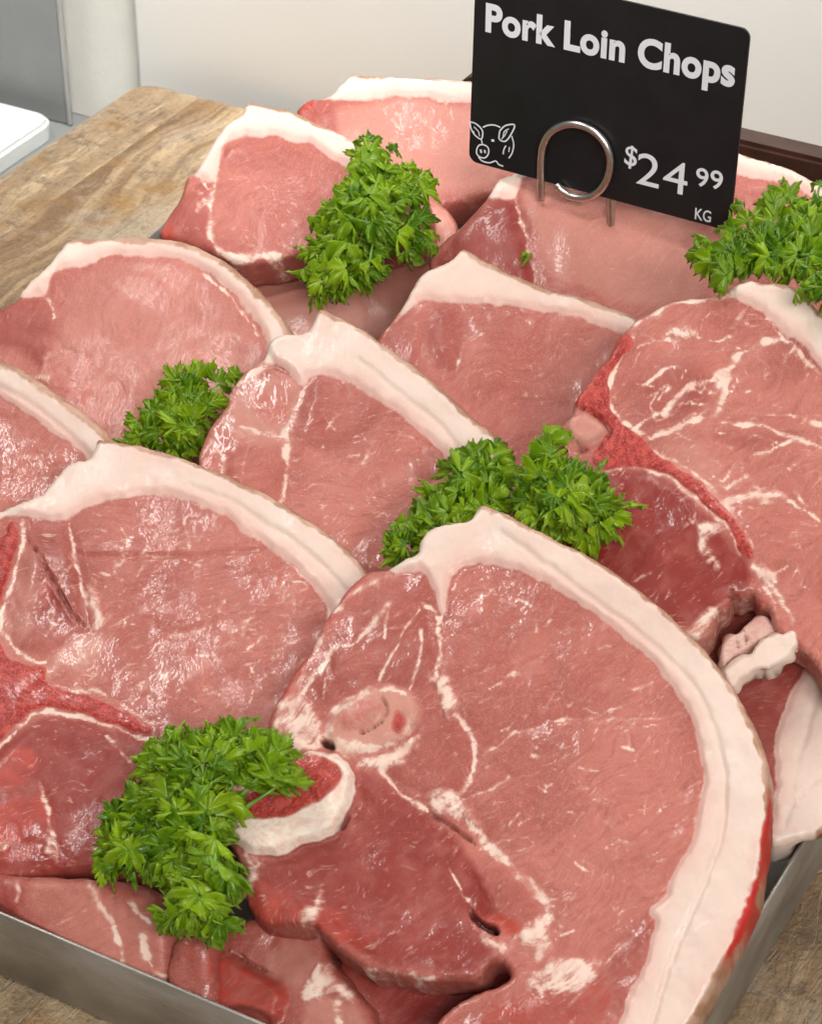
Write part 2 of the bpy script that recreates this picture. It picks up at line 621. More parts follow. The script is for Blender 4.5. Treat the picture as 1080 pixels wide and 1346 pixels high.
tray_part('base', U0 + TH, U1 - TH, V0 + TH, V1 - TH, .0005, .0018)
tray_part('side', U0, U1, V0, V0 + TH, .0006, RZ)
tray_part('side', U0, U1, V1 - TH, V1, .0006, RZ)
tray_part('side', U0, U0 + TH, V0 + TH + .0001, V1 - TH - .0001, .0006, RZ)
tray_part('side', U1 - TH, U1, V0 + TH + .0001, V1 - TH - .0001, .0006, RZ)

# dark brown board standing behind the last chops
vb_ = .243
pL, pR = on_v(597, 101, vb_), on_v(1090, 209, vb_)
uL, uR = float(pL @ TX_), float(pR @ TX_)
zt = float(pL[2] + pR[2]) / 2
bm = bmesh.new()
R = .010
pl = [(uR + .1, .0020), (uR + .1, zt)]
for k in range(7):
    a = math.radians(90 + 90 * k / 6)
    pl.append((uL + R + R * math.cos(a), zt - R + R * math.sin(a)))
pl.append((uL, .0020))
pl = [(min(u, U1 - .003), z) for u, z in pl]
vb = [bm.verts.new(uv(u, vb_, z)) for u, z in pl]
f = bm.faces.new(vb)
r = bmesh.ops.extrude_face_region(bm, geom=[f])
bmesh.ops.translate(bm, verts=[v for v in r['geom'] if isinstance(v, bmesh.types.BMVert)], vec=Vector(TY_ * .014))
bmesh.ops.recalc_face_normals(bm, faces=bm.faces)
bmesh.ops.bevel(bm, geom=list(bm.edges), offset=.002, segments=2, affect='EDGES')
me = bpy.data.meshes.new('back_board'); bm.to_mesh(me); bm.free(); me.materials.append(M_BROWN)
o = bpy.data.objects.new('back_board', me); COL.objects.link(o)
tag(o, 'dark brown board standing behind the rearmost chops', 'board')

# ------------------------------------------------------------------ chops


def normal(el, yaw):
    el, yaw = math.radians(el), math.radians(yaw)
    return np.array([-math.sin(yaw) * math.cos(el), -math.cos(yaw) * math.cos(el), math.sin(el)])


N0 = normal(60, 18)
P0 = on_z(500, 1320, .036)
STEP = .027


def layer_plane(k, el=60, yaw=18, pivot=None):
    """plane k layers behind the front chop; tilted about the pivot pixel"""
    P = P0 - N0 * STEP * k
    n = normal(el, yaw)
    if pivot is not None:
        P = on_plane(pivot[0], pivot[1], N0, P)
    return n, P


CHOPS = []          # (name, outline px, n, P) for depth queries
PX = .000262        # metres per photo pixel, roughly


def chop(label, outline, plane, thick=.018, fat=None, rind=None, bones=(), lines=(), tones=(), pales=(), fats=(),
         whites=(), reds=(), cracks=(), holes=(), bumps=(), grooves=(), greys=(), bloods=(), res=4.0, seed=1, tone0=0.0, marb=1.0, rind_w=9,
         blood=None, fib=0.0, name='pork_chop', cat='pork chop', group='pork chops in the tray', parent=None, part='fat_trim',
         round_px=9, rough=1.0, fat_all=0.0, edge_fat=0.0, wet=1.0):
    n, P = plane
    rngl = np.random.RandomState(seed)
    ol = catmull(outline, res * 1.15, True)
    wob = vnoise(ol, 26, seed) * 1.6 + vnoise(ol, 9, seed + 5) * .9
    tang = np.roll(ol, -1, 0) - np.roll(ol, 1, 0)
    nor = np.stack([tang[:, 1], -tang[:, 0]], 1) / (np.linalg.norm(tang, axis=1)[:, None] + 1e-9)
    ol = ol + nor * wob[:, None] * rough
    mn, mx = ol.min(0) - res, ol.max(0) + res
    ys = np.arange(mn[1], mx[1], res * .87)
    g = []
    for j, y in enumerate(ys):
        xs = np.arange(mn[0] + (j % 2) * res * .5, mx[0], res)
        g.append(np.stack([xs, np.full(len(xs), y)], 1))
    g = np.concatenate(g)
    g = g[inside(g, ol)]
    # thin out what lies outside the picture
    far = (g[:, 0] < -25) | (g[:, 0] > 1105) | (g[:, 1] > 1370)
    keep = ~far | (rngl.rand(len(g)) < .25)
    g = g[keep]
    g = g + (rngl.rand(*g.shape) - .5) * res * .25
    g = g[seg_dist(g, ol, True) > res * .6]
    nb = len(ol)
    allp = np.concatenate([ol, g])
    r = delaunay_2d_cdt([Vector((float(a), float(b))) for a, b in allp], [(i, (i + 1) % nb) for i in range(nb)], [], 0, 1e-5)
    Q = np.array([tuple(v) for v in r[0]])
    T = np.array([t for t in r[2] if len(t) == 3])
    cen = Q[T].mean(1)
    ok = inside(cen, ol)
    T = T[ok]; cen = cen[ok]
    # orient triangles: counter-clockwise as seen by the camera (y grows down in px)
    a, b, c = Q[T[:, 0]], Q[T[:, 1]], Q[T[:, 2]]
    cr = (b[:, 0] - a[:, 0]) * (c[:, 1] - a[:, 1]) - (b[:, 1] - a[:, 1]) * (c[:, 0] - a[:, 0])
    T[cr > 0] = T[cr > 0][:, ::-1]
    # outline order index in Q (first verts keep their order)
    orig = r[3]
    idx_of = {}
    for qi, lst in enumerate(orig):
        for k in lst:
            idx_of[k] = qi
    bidx = [idx_of[i] for i in range(nb)]
    seen = []
    for k in bidx:
        if not seen or seen[-1] != k:
            seen.append(k)
    bidx = seen
    N = len(Q)
    nz = lambda s, k: vnoise(Q, s, seed * 3 + k)
    Qw = Q + np.stack([nz(30, 31) * 4 + nz(11, 32) * 2.2, nz(30, 33) * 4 + nz(11, 34) * 2.2], 1) * rough
    Qx = Q + np.stack([nz(26, 35) * 6 + nz(9, 36) * 3.4 + nz(5, 37) * 1.6, nz(26, 38) * 6 + nz(9, 39) * 3.4 + nz(5, 40) * 1.6], 1)
    d_out = seg_dist(Q, ol, True)
    A = {k: np.zeros(N) for k in ('fat', 'seam', 'red', 'white', 'tone', 'rind', 'dark', 'pale', 'blood', 'pink')}
    A['tone'] += np.clip(tone0 + nz(120, 1) * .10 + nz(45, 2) * .07, 0, 1)
    A['fat'] += fat_all
    H = nz(150, 3) * .0012 + nz(60, 4) * .0007 + nz(22, 6) * .00028 + nz(9, 7) * .00012

    def region(poly, soft=4.0, warp=True):
        pl = catmull(poly, 6, True)
        q = Qw if warp else Q
        d = seg_dist(q, pl, True) * np.where(inside(q, pl), 1, -1)
        return sstep(-soft, soft, d), d
    fmask = np.zeros(N, bool)
    if fat is not None:
        w, d = region(fat, 3.8)
        A['fat'] = np.maximum(A['fat'], w)
        H += .0010 * sstep(-6, 10, d)
        H -= .0006 * np.exp(-(d / 5.0) ** 2)
        A['pink'] = np.exp(-(np.maximum(d, 0) / (15 + 5 * nz(40, 14))) ** 2) * (d_out > 12)
        fmask = d > 0
    for poly in fats:
        pl = catmull(poly, 6, True)
        d = seg_dist(Qx, pl, True) * np.where(inside(Qx, pl), 1, -1)
        A['seam'] = np.maximum(A['seam'], sstep(-9, 10, d) * (.70 + .24 * nz(12, 15))); H += .0008 * sstep(-3, 9, d)
    for poly, v in tones:
        w, d = region(poly, 10)
        A['tone'] = np.clip(A['tone'] + w * v, 0, 1)
        A['tone'] = np.where(w > 0, A['tone'], A['tone'])
        H += .0007 * sstep(0, 22, d)
    for poly, v in pales:
        w, d = region(poly, 9)
        A['pale'] = np.maximum(A['pale'], w * v)
    for ln in lines:
        pts, w = ln[0], ln[1]
        st = ln[2] if len(ln) > 2 else 1.0
        pl = catmull(pts, 5, False)
        d = seg_dist(Qw * .5 + Qx * .5 if w > 4.2 else Qw * .5 + Q * .5, pl)
        ww = w * .40 * (1 + .85 * nz(16, 8)) + .6
        v = np.exp(-(d / ww) ** 2 * .8) * st * (.78 + .34 * nz(13, 16))
        A['seam'] = np.maximum(A['seam'], v)
        if w > 4.2:
            H -= .00035 * np.exp(-(d / (w + 3)) ** 2)
    bmask = np.zeros(N, bool)
    for poly in bones:
        w, d = region(poly, 3)
        A['red'] = np.maximum(A['red'], w)
        H += .0006 * sstep(-3, 5, d)
        bmask |= d > 0
    for poly, hgt in bumps:
        w, d = region(poly, 3)
        H += hgt * sstep(-4, 9, d)
    for poly in whites:
        w, d = region(poly, 3)
        A['white'] = np.maximum(A['white'], w)
        A['red'] *= (1 - w)
        bmask |= d > 0
    for poly in greys:
        w, d = region(poly, 6)
        A['pale'] = np.maximum(A['pale'], w * .6); A['seam'] = np.maximum(A['seam'], w * .4)
    for poly, v in reds:
        w, d = region(poly, 7)
        A['red'] = np.maximum(A['red'], w * v)
        A['white'] *= (1 - w * min(1, v))
    for pts, w, v in grooves:            # fat seams within the cap: faint pink line and a fold
        pl = catmull(pts, 5, False)
        d = seg_dist(Qw * .5 + Q * .5, pl)
        e = np.exp(-(d / w) ** 2) * (.6 + .4 * nz(30, 9))
        A['pale'] = np.maximum(A['pale'], 0)
        A['fat'] -= v * e
        H -= .0009 * np.exp(-(d / (w * 1.4)) ** 2)
    for pts, w in cracks:
        pl = catmull(pts, 5, False)
        d = seg_dist(Q * .6 + Qw * .4, pl)
        de_ = np.minimum(np.linalg.norm(Q - pl[0], axis=1), np.linalg.norm(Q - pl[-1], axis=1))
        we = w * (.25 + .75 * sstep(0, 22, de_)) * (1 + .6 * nz(12, 17))
        e = np.exp(-(d / np.maximum(we, .35)) ** 2)
        A['dark'] = np.maximum(A['dark'], e * .8)
        H -= .0018 * np.exp(-(d / np.maximum(we * 1.3, .5)) ** 2) * sstep(0, 14, de_)
    for poly, dep in holes:
        w, d = region(poly, 2)
        A['dark'] = np.maximum(A['dark'], w * .95)
        H -= dep * sstep(-2, 6, d)
    if edge_fat:
        e = np.exp(-(d_out / (9 + 5 * nz(20, 12))) ** 2) * edge_fat
        A['seam'] = np.maximum(A['seam'], e)
    rflag = np.zeros(N, bool)
    if rind is not None:
        rl = catmull(rind, 5, False)
        dr = seg_dist(Q, rl)
        A['rind'] = 1 - sstep(rind_w * .6, rind_w * 1.6, dr + nz(12, 10) * 3)
        near = dr < 6
        rflag = near
    if blood is not None:
        bl = catmull(blood, 5, False)
        db = seg_dist(Q, bl)
        de_ = np.minimum(np.linalg.norm(Q - bl[0], axis=1), np.linalg.norm(Q - bl[-1], axis=1))
        A['blood'] = np.clip(1.4 * np.exp(-(db / (7 + 3.5 * nz(22, 11) + 2 * nz(7, 18))) ** 2) * (.35 + .65 * sstep(0, 60, de_)), 0, 1)
    for poly, v in bloods:
        w, d = region(poly, 9)
        A['blood'] = np.maximum(A['blood'], w * v * (.75 + .4 * nz(14, 19)))
    A['fat'] = np.clip(A['fat'], 0, 1)
    # rounded rim
    rr_ = round_px * (1 + .3 * nz(35, 13))
    x = np.clip(1 - d_out / rr_, 0, 1)
    H -= rr_ * PX * (1 - np.sqrt(np.clip(1 - x * x, 0, 1))) * .85
    # project on plane
    D = FW[None] * FPX + np.array([1.0, 0, 0])[None] * (Q[:, 0:1] - 540) - UP[None] * (Q[:, 1:2] - 673)
    t = (n @ (P - CAM)) / (D @ n)
    W = CAM[None] + D * t[:, None] + n[None] * H[:, None]
    ang = fib + .35
    ca, sa = math.cos(ang), math.sin(ang)
    pcx = (Q[:, 0] * ca - Q[:, 1] * sa) * PX + seed * 1.37
    pcy = (Q[:, 0] * sa + Q[:, 1] * ca) * PX + seed * .73
    pc = np.stack([pcx, pcy, H], 1)
    # side rings
    cen3 = W.mean(0)
    rings = [(.35, .0), (.70, .0008), (.92, -.0006), (1.0, -.003)]
    B = np.array(bidx)
    base = W[B] - n[None] * (W[B] - P) @ n[:, None] * 0
    tb = np.roll(W[B], -1, 0) - np.roll(W[B], 1, 0)
    outw = np.cross(tb, n); outw /= np.linalg.norm(outw, axis=1)[:, None] + 1e-12
    if ((W[B] - cen3) * outw).sum() < 0:
        outw = -outw
    rimh = (W[B] - P) @ n
    Wl, pcl, src = [W], [pc], [np.arange(N)]
    m = len(B)
    for k, (fr, ou) in enumerate(rings):
        depth = (thick + rimh) * fr
        wv = vnoise(Q[B], 20, seed + 50 + k) * .0007 * rough
        Wl.append(W[B] - n[None] * depth[:, None] + outw * (ou * .5 + wv)[:, None])
        q = pc[B].copy(); q[:, 2] -= depth
        pcl.append(q); src.append(B)
    W2 = np.concatenate(Wl); pc2 = np.concatenate(pcl); src = np.concatenate(src)
    # meat pressed against the tray walls stays inside them
    low = W2[:, 2] < RZ + .004
    vv = W2 @ TY_; uu = W2 @ TX_
    W2 += TY_[None] * (np.where(low & (vv < V0 + .0028), V0 + .0028 - vv, 0))[:, None]
    W2 += TX_[None] * (np.where(low & (uu > U1 - .0028), U1 - .0028 - uu, 0))[:, None]
    W2[:, 2] = np.maximum(W2[:, 2], .0024)
    faces = [tuple(t_) for t_ in T]
    # part of each face
    cf = lambda arr: arr[T].mean(1)
    pid = np.zeros(len(T), int)
    pid[cf(fmask.astype(float)) > .5] = 1
    pid[cf(bmask.astype(float)) > .5] = 2
    if rind is not None:
        pid[(cf(A['rind']) > .5) & (cf(rflag.astype(float)) > .5)] = 3
    pid = list(pid)
    # is the boundary loop turning so that side faces point outwards?
    e0 = W[B[1]] - W[B[0]]
    flip = np.dot(np.cross(e0, -n), outw[0]) < 0
    for k in range(len(rings)):
        p0 = N + (k - 1) * m if k > 0 else None
        for i in range(m):
            j = (i + 1) % m
            a_, b_ = (B[i], B[j]) if k == 0 else (p0 + i, p0 + j)
            c_, d_ = N + k * m + j, N + k * m + i
            fc = (a_, b_, c_, d_) if flip is False or not flip else (d_, c_, b_, a_)
            faces.append(tuple(int(z) for z in fc))
            if rflag[B[i]] and rflag[B[j]]:
                pid.append(3)
            elif fmask[B[i]] or fmask[B[j]]:
                pid.append(1)
            elif bmask[B[i]] and bmask[B[j]]:
                pid.append(2)
            else:
                pid.append(0)
    back = [int(N + (len(rings) - 1) * m + i) for i in range(m)]
    bo = W2[back]
    nrm = np.cross(bo - bo.mean(0), np.roll(bo, -1, 0) - bo.mean(0)).sum(0)
    if nrm @ n > 0:
        back = back[::-1]
    faces.append(tuple(back)); pid.append(0)
    attrs = {k: v[src] for k, v in A.items()}
    side = np.arange(len(W2)) >= N
    if rind is not None:
        attrs['rind'] = np.where(side & rflag[src], 1.0, attrs['rind'])
    attrs['fat'] = np.where(side, np.clip(attrs['fat'] + .30 * (vnoise(pc2[:, :2] / PX + pc2[:, 2:3] / PX, 26, seed + 9) > .35), 0, 1), attrs['fat'])
    attrs['marb'] = np.full(len(W2), marb)
    attrs['wet'] = np.full(len(W2), wet)
    q2 = pc2[:, :2] / PX + pc2[:, 2:3] / PX * np.array([[.6, .8]])
    fbm = lambda sc, k: .5 + .5 * (vnoise(q2, sc, k) * .55 + vnoise(q2, sc * .48, k + 1) * .30 + vnoise(q2, sc * .23, k + 2) * .16)
    attrs['big'] = fbm(115, 201); attrs['mid'] = fbm(24, 211); attrs['patch'] = fbm(66, 221)
    wpc2 = pc2 + np.stack([vnoise(q2, 60, 231) * .0045 + vnoise(q2, 26, 232) * .0018, vnoise(q2, 60, 233) * .0045 + vnoise(q2, 26, 234) * .0018, 0 * q2[:, 0]], 1)
    # smooth vertex normals over the whole chop, shared by its parts
    VN = np.zeros_like(W2)
    tri = []
    for f_ in faces[:-1]:
        tri.append((f_[0], f_[1], f_[2]))
        if len(f_) == 4:
            tri.append((f_[0], f_[2], f_[3]))
    tri = np.array(tri)
    fn = np.cross(W2[tri[:, 1]] - W2[tri[:, 0]], W2[tri[:, 2]] - W2[tri[:, 0]])
    for k in range(3):
        np.add.at(VN, tri[:, k], fn)
    VN /= np.linalg.norm(VN, axis=1)[:, None] + 1e-15
    loc = W2.mean(0); loc[2] = W2[:, 2].min()
    if parent is None:
        root = tag(empty(name, loc), label, cat, group)
    else:
        root = parent
        loc = np.array(root.location)
    names = {0: 'meat', 1: 'fat_cap', 2: 'bone', 3: 'rind'}
    for q in sorted(set(pid)):
        fl = [f_ for f_, p_ in zip(faces, pid) if p_ == q]
        used = np.unique(np.concatenate([np.array(f_) for f_ in fl]))
        mp = -np.ones(len(W2), int); mp[used] = np.arange(len(used))
        me = bpy.data.meshes.new(names[q])
        me.from_pydata((W2[used] - loc).tolist(), [], [[int(mp[v]) for v in f_] for f_ in fl])
        me.materials.append(M_PORK)
        for k, v in attrs.items():
            at = me.attributes.new(k, 'FLOAT', 'POINT')
            at.data.foreach_set('value', v[used].astype(np.float32))
        at = me.attributes.new('pc', 'FLOAT_VECTOR', 'POINT')
        at.data.foreach_set('vector', pc2[used].astype(np.float32).ravel())
        at = me.attributes.new('wpc', 'FLOAT_VECTOR', 'POINT')
        at.data.foreach_set('vector', wpc2[used].astype(np.float32).ravel())
        me.shade_smooth()
        me.normals_split_custom_set_from_vertices([tuple(v) for v in VN[used]])
        o_ = bpy.data.objects.new(names[q] if parent is None else part, me)
        COL.objects.link(o_)
        o_.parent = root
    if parent is None:
        CHOPS.append((label, ol, n, P))
    return root


def sh(pts, ox, oy, s=3.0):
    return [(ox + a / s, oy + b / s) for a, b in pts]


def ell(cx, cy, rx, ry, rot=0, k=12):
    r_ = math.radians(rot)
    return [(cx + rx * math.cos(t) * math.cos(r_) - ry * math.sin(t) * math.sin(r_),
             cy + rx * math.cos(t) * math.sin(r_) + ry * math.sin(t) * math.cos(r_)) for t in [2 * math.pi * i / k for i in range(k)]]


def scatter_lines(poly, count, seed, ang, length=(10, 34), w=(1.4, 2.8), st=(.18, .46), spread=.5):
    rr = random.Random(seed)
    pl = np.array(poly, float)
    mn_, mx_ = pl.min(0), pl.max(0)
    out = []
    while len(out) < count:
        p = np.array([[rr.uniform(mn_[0], mx_[0]), rr.uniform(mn_[1], mx_[1])]])
        if not inside(p, pl)[0]:
            continue
        a = ang + rr.gauss(0, spread); L = rr.uniform(*length)
        x, y = p[0]
        pts = [(x, y)]
        for k in range(3):
            a += rr.gauss(0, .16)
            x += math.cos(a) * L / 3; y += math.sin(a) * L / 3
            pts.append((x, y))
        out.append((pts, rr.uniform(*w), rr.uniform(*st)))
    return out

# ---- the large front chop
F_rind = [(632, 661), (655, 669), (684, 684), (720, 704), (763, 724), (810, 754), (853, 784), (890, 818), (920, 847), (953, 887), (980, 930),
          (997, 970), (1008, 1007), (1013, 1044), (1012, 1080), (1007, 1120), (1000, 1161), (985, 1209), (961, 1257), (942, 1290), (913, 1343), (890, 1380)]
F_out = F_rind + [(850, 1412), (760, 1412), (660, 1400), (590, 1376), (572, 1352), (596, 1322), (632, 1301), (658, 1292), (669, 1281), (661, 1268), (646, 1265),
                  (628, 1284), (596, 1288), (563, 1287), (513, 1281), (477, 1272), (447, 1250), (427, 1230), (412, 1217), (390, 1218), (363, 1217), (340, 1209), (323, 1187), (317, 1160),
                  (310, 1124), (297, 1098), (300, 1074), (322, 1045), (344, 1010), (354, 975), (353, 945), (367, 913), (382, 887), (407, 850), (423, 820),
                  (440, 797), (460, 771), (483, 751), (507, 746), (530, 733), (547, 725), (552, 707), (567, 693), (593, 685), (616, 681), (623, 671)]
F_in = [(810, 1400), (812, 1346), (824, 1312), (847, 1270), (863, 1216), (853, 1200), (870, 1180), (893, 1138), (914, 1090), (926, 1035), (921, 992), (907, 954),
        (893, 924), (876, 894), (847, 860), (810, 830), (773, 800), (737, 774), (700, 757), (653, 741), (627, 738), (604, 742), (594, 757), (590, 785), (582, 806), (574, 780), (560, 757), (533, 750), (512, 752)]
F_fat = [(507, 742)] + [(530, 728), (543, 720), (548, 704), (565, 688), (593, 680), (614, 676), (620, 666)] + [(x + 4, y - 4) for x, y in F_rind] + [(850, 1416)] + F_in
F_bone = [(393, 997), (423, 990), (447, 995), (462, 1010), (467, 1032), (461, 1062), (443, 1090), (413, 1107), (377, 1120), (343, 1123), (313, 1112), (297, 1092),
          (303, 1070), (323, 1048), (350, 1030), (375, 1010)]
F_marrow = [(388, 1004), (425, 998), (448, 1008), (454, 1028), (441, 1048), (410, 1066), (372, 1082), (340, 1084), (312, 1078), (309, 1068), (330, 1050), (365, 1028)]
F_vert = ell(488, 948, 63, 38, -24, 16)
F_eye = [(600, 760), (653, 750), (740, 785), (850, 870), (905, 970), (915, 1040), (880, 1140), (800, 1230), (730, 1240), (715, 1170), (640, 1090), (630, 980), (600, 900)]
F_tend = [(472, 1012), (510, 1032), (560, 1070), (605, 1110), (640, 1180), (650, 1230), (625, 1275), (560, 1280), (480, 1265), (430, 1225), (340, 1205), (318, 1150), (360, 1125), (440, 1095), (465, 1060)]
F_mult = [(480, 790), (560, 770), (578, 830), (575, 890), (540, 905), (480, 900), (430, 930), (410, 905), (430, 860)]
F = chop('large front pork chop with a white round bone and thick curved fat rim', F_out, layer_plane(0), fat=F_fat, rind=F_rind, res=3.1, seed=11,
         tone0=.03, rind_w=8, fib=.3, marb=.85, round_px=10,
         whites=[F_bone],
         bumps=[(F_bone, .0045), (F_vert, .0018)], pales=[(F_vert, .85), (F_marrow, 1.0)],
         tones=[(F_tend, .62), (F_mult, .24), (ell(474, 943, 40, 20, -25), .40), ([(602, 1050), (560, 1050), (500, 1010), (540, 950), (600, 930), (618, 980)], .22),
                ([(860, 1225), (845, 1270), (815, 1330), (760, 1400), (640, 1390), (600, 1340), (700, 1310), (790, 1270), (850, 1205)], .30),
                ([(610, 1120), (680, 1150), (710, 1200), (680, 1225), (640, 1200)], .30)],
         fats=[[(563, 897), (573, 885), (585, 880), (598, 900), (608, 920), (598, 935), (590, 948), (577, 933), (572, 913)],
               [(360, 930), (400, 918), (425, 945), (430, 972), (420, 988), (395, 988), (368, 968), (356, 948)],
               [(693, 1287), (710, 1267), (737, 1257), (773, 1262), (790, 1267), (777, 1287), (747, 1307), (720, 1310), (693, 1300)],
               [(560, 1040), (600, 1040), (612, 1056), (632, 1084), (600, 1078), (560, 1062)],
               [(622, 1210), (640, 1224), (660, 1238), (690, 1212), (712, 1204), (722, 1240), (708, 1258), (690, 1250), (680, 1232), (668, 1244), (650, 1256), (632, 1235)],
               [(467, 1000), (500, 985), (545, 965), (548, 985), (510, 1010), (485, 1015)],
               [(318, 1118), (343, 1124), (340, 1150), (330, 1180), (320, 1160)],
               [(395, 1200), (415, 1180), (428, 1168), (424, 1190), (412, 1212), (392, 1216)]],
         lines=[(ell(488, 948, 58, 33, -24, 18)[2:] , 15, .95), ([(585, 790), (578, 815), (577, 850), (576, 887)], 6), ([(600, 940), (615, 958), (623, 975), (620, 1007), (607, 1040), (597, 1057)], 9),
                ([(470, 1005), (493, 1010), (510, 1027), (540, 1053), (557, 1063)], 8), ([(593, 1062), (627, 1092), (657, 1120), (683, 1144), (703, 1167), (717, 1194), (718, 1212)], 13),
                ([(513, 800), (490, 822), (467, 847), (437, 857), (413, 890), (393, 915)], 10), ([(550, 800), (533, 827), (520, 857), (497, 897)], 4),
                ([(553, 828), (554, 857), (547, 887), (538, 907)], 4), ([(513, 800), (509, 822), (507, 840)], 4), ([(557, 795), (567, 800), (577, 812)], 6),
                ([(437, 857), (430, 890), (425, 920)], 4, .7), ([(603, 1050), (630, 1042), (652, 1034), (670, 1018)], 5, .8),
                ([(627, 990), (667, 970), (693, 957), (720, 947), (767, 947), (790, 938), (817, 926)], 4.5, .75), ([(780, 950), (820, 944), (860, 944), (893, 938)], 5, .75),
                ([(710, 997), (730, 990), (752, 981)], 3.5, .6), ([(860, 990), (875, 980), (880, 972)], 4, .6), ([(630, 1115), (650, 1105), (690, 1100)], 3, .6),
                ([(680, 1117), (705, 1110)], 4, .7), ([(780, 1140), (745, 1125), (740, 1120)], 3, .5),
                ([(585, 1130), (598, 1150), (610, 1175), (618, 1182)], 5, .8), ([(477, 1272), (520, 1280), (570, 1286)], 7, .8),
                ([(590, 1352), (640, 1330), (700, 1300)], 4, .5), ([(880, 1185), (840, 1225), (800, 1262), (770, 1300), (740, 1330)], 4, .6),
                ([(366, 940), (385, 905), (410, 862), (432, 815), (455, 790), (490, 765), (530, 752)], 14, .75)]
         + scatter_lines(F_eye, 190, 5, -.45, (6, 24), (2.0, 4.1), (.42, .88), .6) + scatter_lines(F_tend, 34, 8, .7, (6, 18), (1.2, 2.2), (.25, .55), .9),
         reds=[(ell(474, 943, 40, 20, -25), .42), (F_marrow, .80), ([(320, 1066), (370, 1050), (420, 1022), (446, 1020), (440, 1044), (400, 1066), (350, 1080)], .85), (ell(523, 950, 10, 17, 15), .8), (ell(473, 944, 34, 19, -25), .45),
               ],
         bloods=[([(346, 945), (376, 885), (416, 820), (455, 768), (480, 752), (478, 772), (440, 822), (410, 872), (385, 918), (362, 950)], .75),
               ([(315, 1185), (345, 1160), (400, 1190), (440, 1200), (500, 1230), (450, 1255), (410, 1220), (345, 1215)], .6), (ell(665, 1215, 26, 12, 20), .9), ([(640, 1330), (720, 1300), (790, 1275), (800, 1330), (740, 1400), (620, 1380)], .5)],
         cracks=[([(558, 1066), (580, 1077), (607, 1097), (627, 1110)], 1.4), ([(498, 916), (508, 928), (510, 940), (500, 953), (480, 964), (462, 970)], .55),
                 ([(462, 1068), (450, 1085), (437, 1098)], 1.6)],
         holes=[(ell(430, 981, 8, 6, 20), .004), ([(616, 1192), (630, 1206), (648, 1218), (658, 1228), (652, 1232), (632, 1216), (620, 1204)], .006)],
         grooves=[([(660, 700), (720, 745), (770, 780), (807, 810), (860, 850), (907, 897), (933, 947), (950, 997), (953, 1047), (950, 1092), (928, 1161), (889, 1247), (866, 1314), (850, 1360)], 2.6, .28)],
         blood=[(1011, 1028), (1012, 1060), (1010, 1090), (1004, 1125), (996, 1160), (982, 1205), (958, 1255), (944, 1282)])

F_shade = chop('dark meat slab added for the shade in the gap under the big front chop', [(470, 1180), (600, 1120), (760, 1140), (880, 1250), (900, 1400), (760, 1440), (560, 1420), (470, 1390), (440, 1300)],
          layer_plane(.78, 61, 18, (650, 1300)), thick=.008, seed=19, res=5, tone0=.8, marb=.2)  # invented slab, toned dark so the gap under the front chop looks shaded

# ---- left chop with the red T-shaped bone
L_rind = [(128, 578), (157, 580), (207, 590), (253, 605), (300, 625), (345, 647), (393, 678), (430, 700), (457, 721), (480, 747), (500, 790)]
L_out = L_rind + [(506, 850), (480, 920), (430, 990), (370, 1030), (310, 1070), (255, 1110), (205, 1148), (160, 1150), (110, 1144), (60, 1148), (30, 1152), (0, 1156),
                  (-60, 1140), (-130, 1080), (-150, 960), (-120, 860), (-70, 760), (-30, 692), (0, 672), (27, 663), (53, 648), (73, 625), (90, 611), (115, 604), (123, 591)]
L_in = [(470, 880), (436, 832), (431, 800), (420, 778), (400, 755), (377, 735), (350, 714), (318, 695), (287, 675), (240, 658), (193, 650), (160, 655), (127, 665), (100, 678), (84, 686), (30, 681), (0, 684), (-40, 705)]
L_fat = [(-40, 690), (0, 666), (24, 658), (50, 644), (69, 622), (86, 607), (112, 600), (120, 588), (126, 573)] + [(x + 3, y - 4) for x, y in L_rind[1:]] + [(505, 830)] + L_in
L_red = [(20, 690), (26, 712), (13, 745), (0, 790), (-8, 835), (10, 862), (35, 874), (56, 875), (66, 898), (112, 912), (160, 933), (196, 956), (190, 966), (140, 947), (90, 932), (58, 930),
         (20, 953), (0, 978), (-50, 1000), (-70, 860), (-14, 760), (4, 712)]
L_eye = [(110, 690), (200, 662), (290, 690), (380, 750), (425, 820), (440, 880), (380, 940), (250, 930), (150, 900), (140, 840), (105, 760)]
L_low = [(0, 985), (45, 945), (90, 940), (190, 972), (260, 1000), (240, 1100), (200, 1144), (110, 1140), (0, 1150), (-100, 1080)]
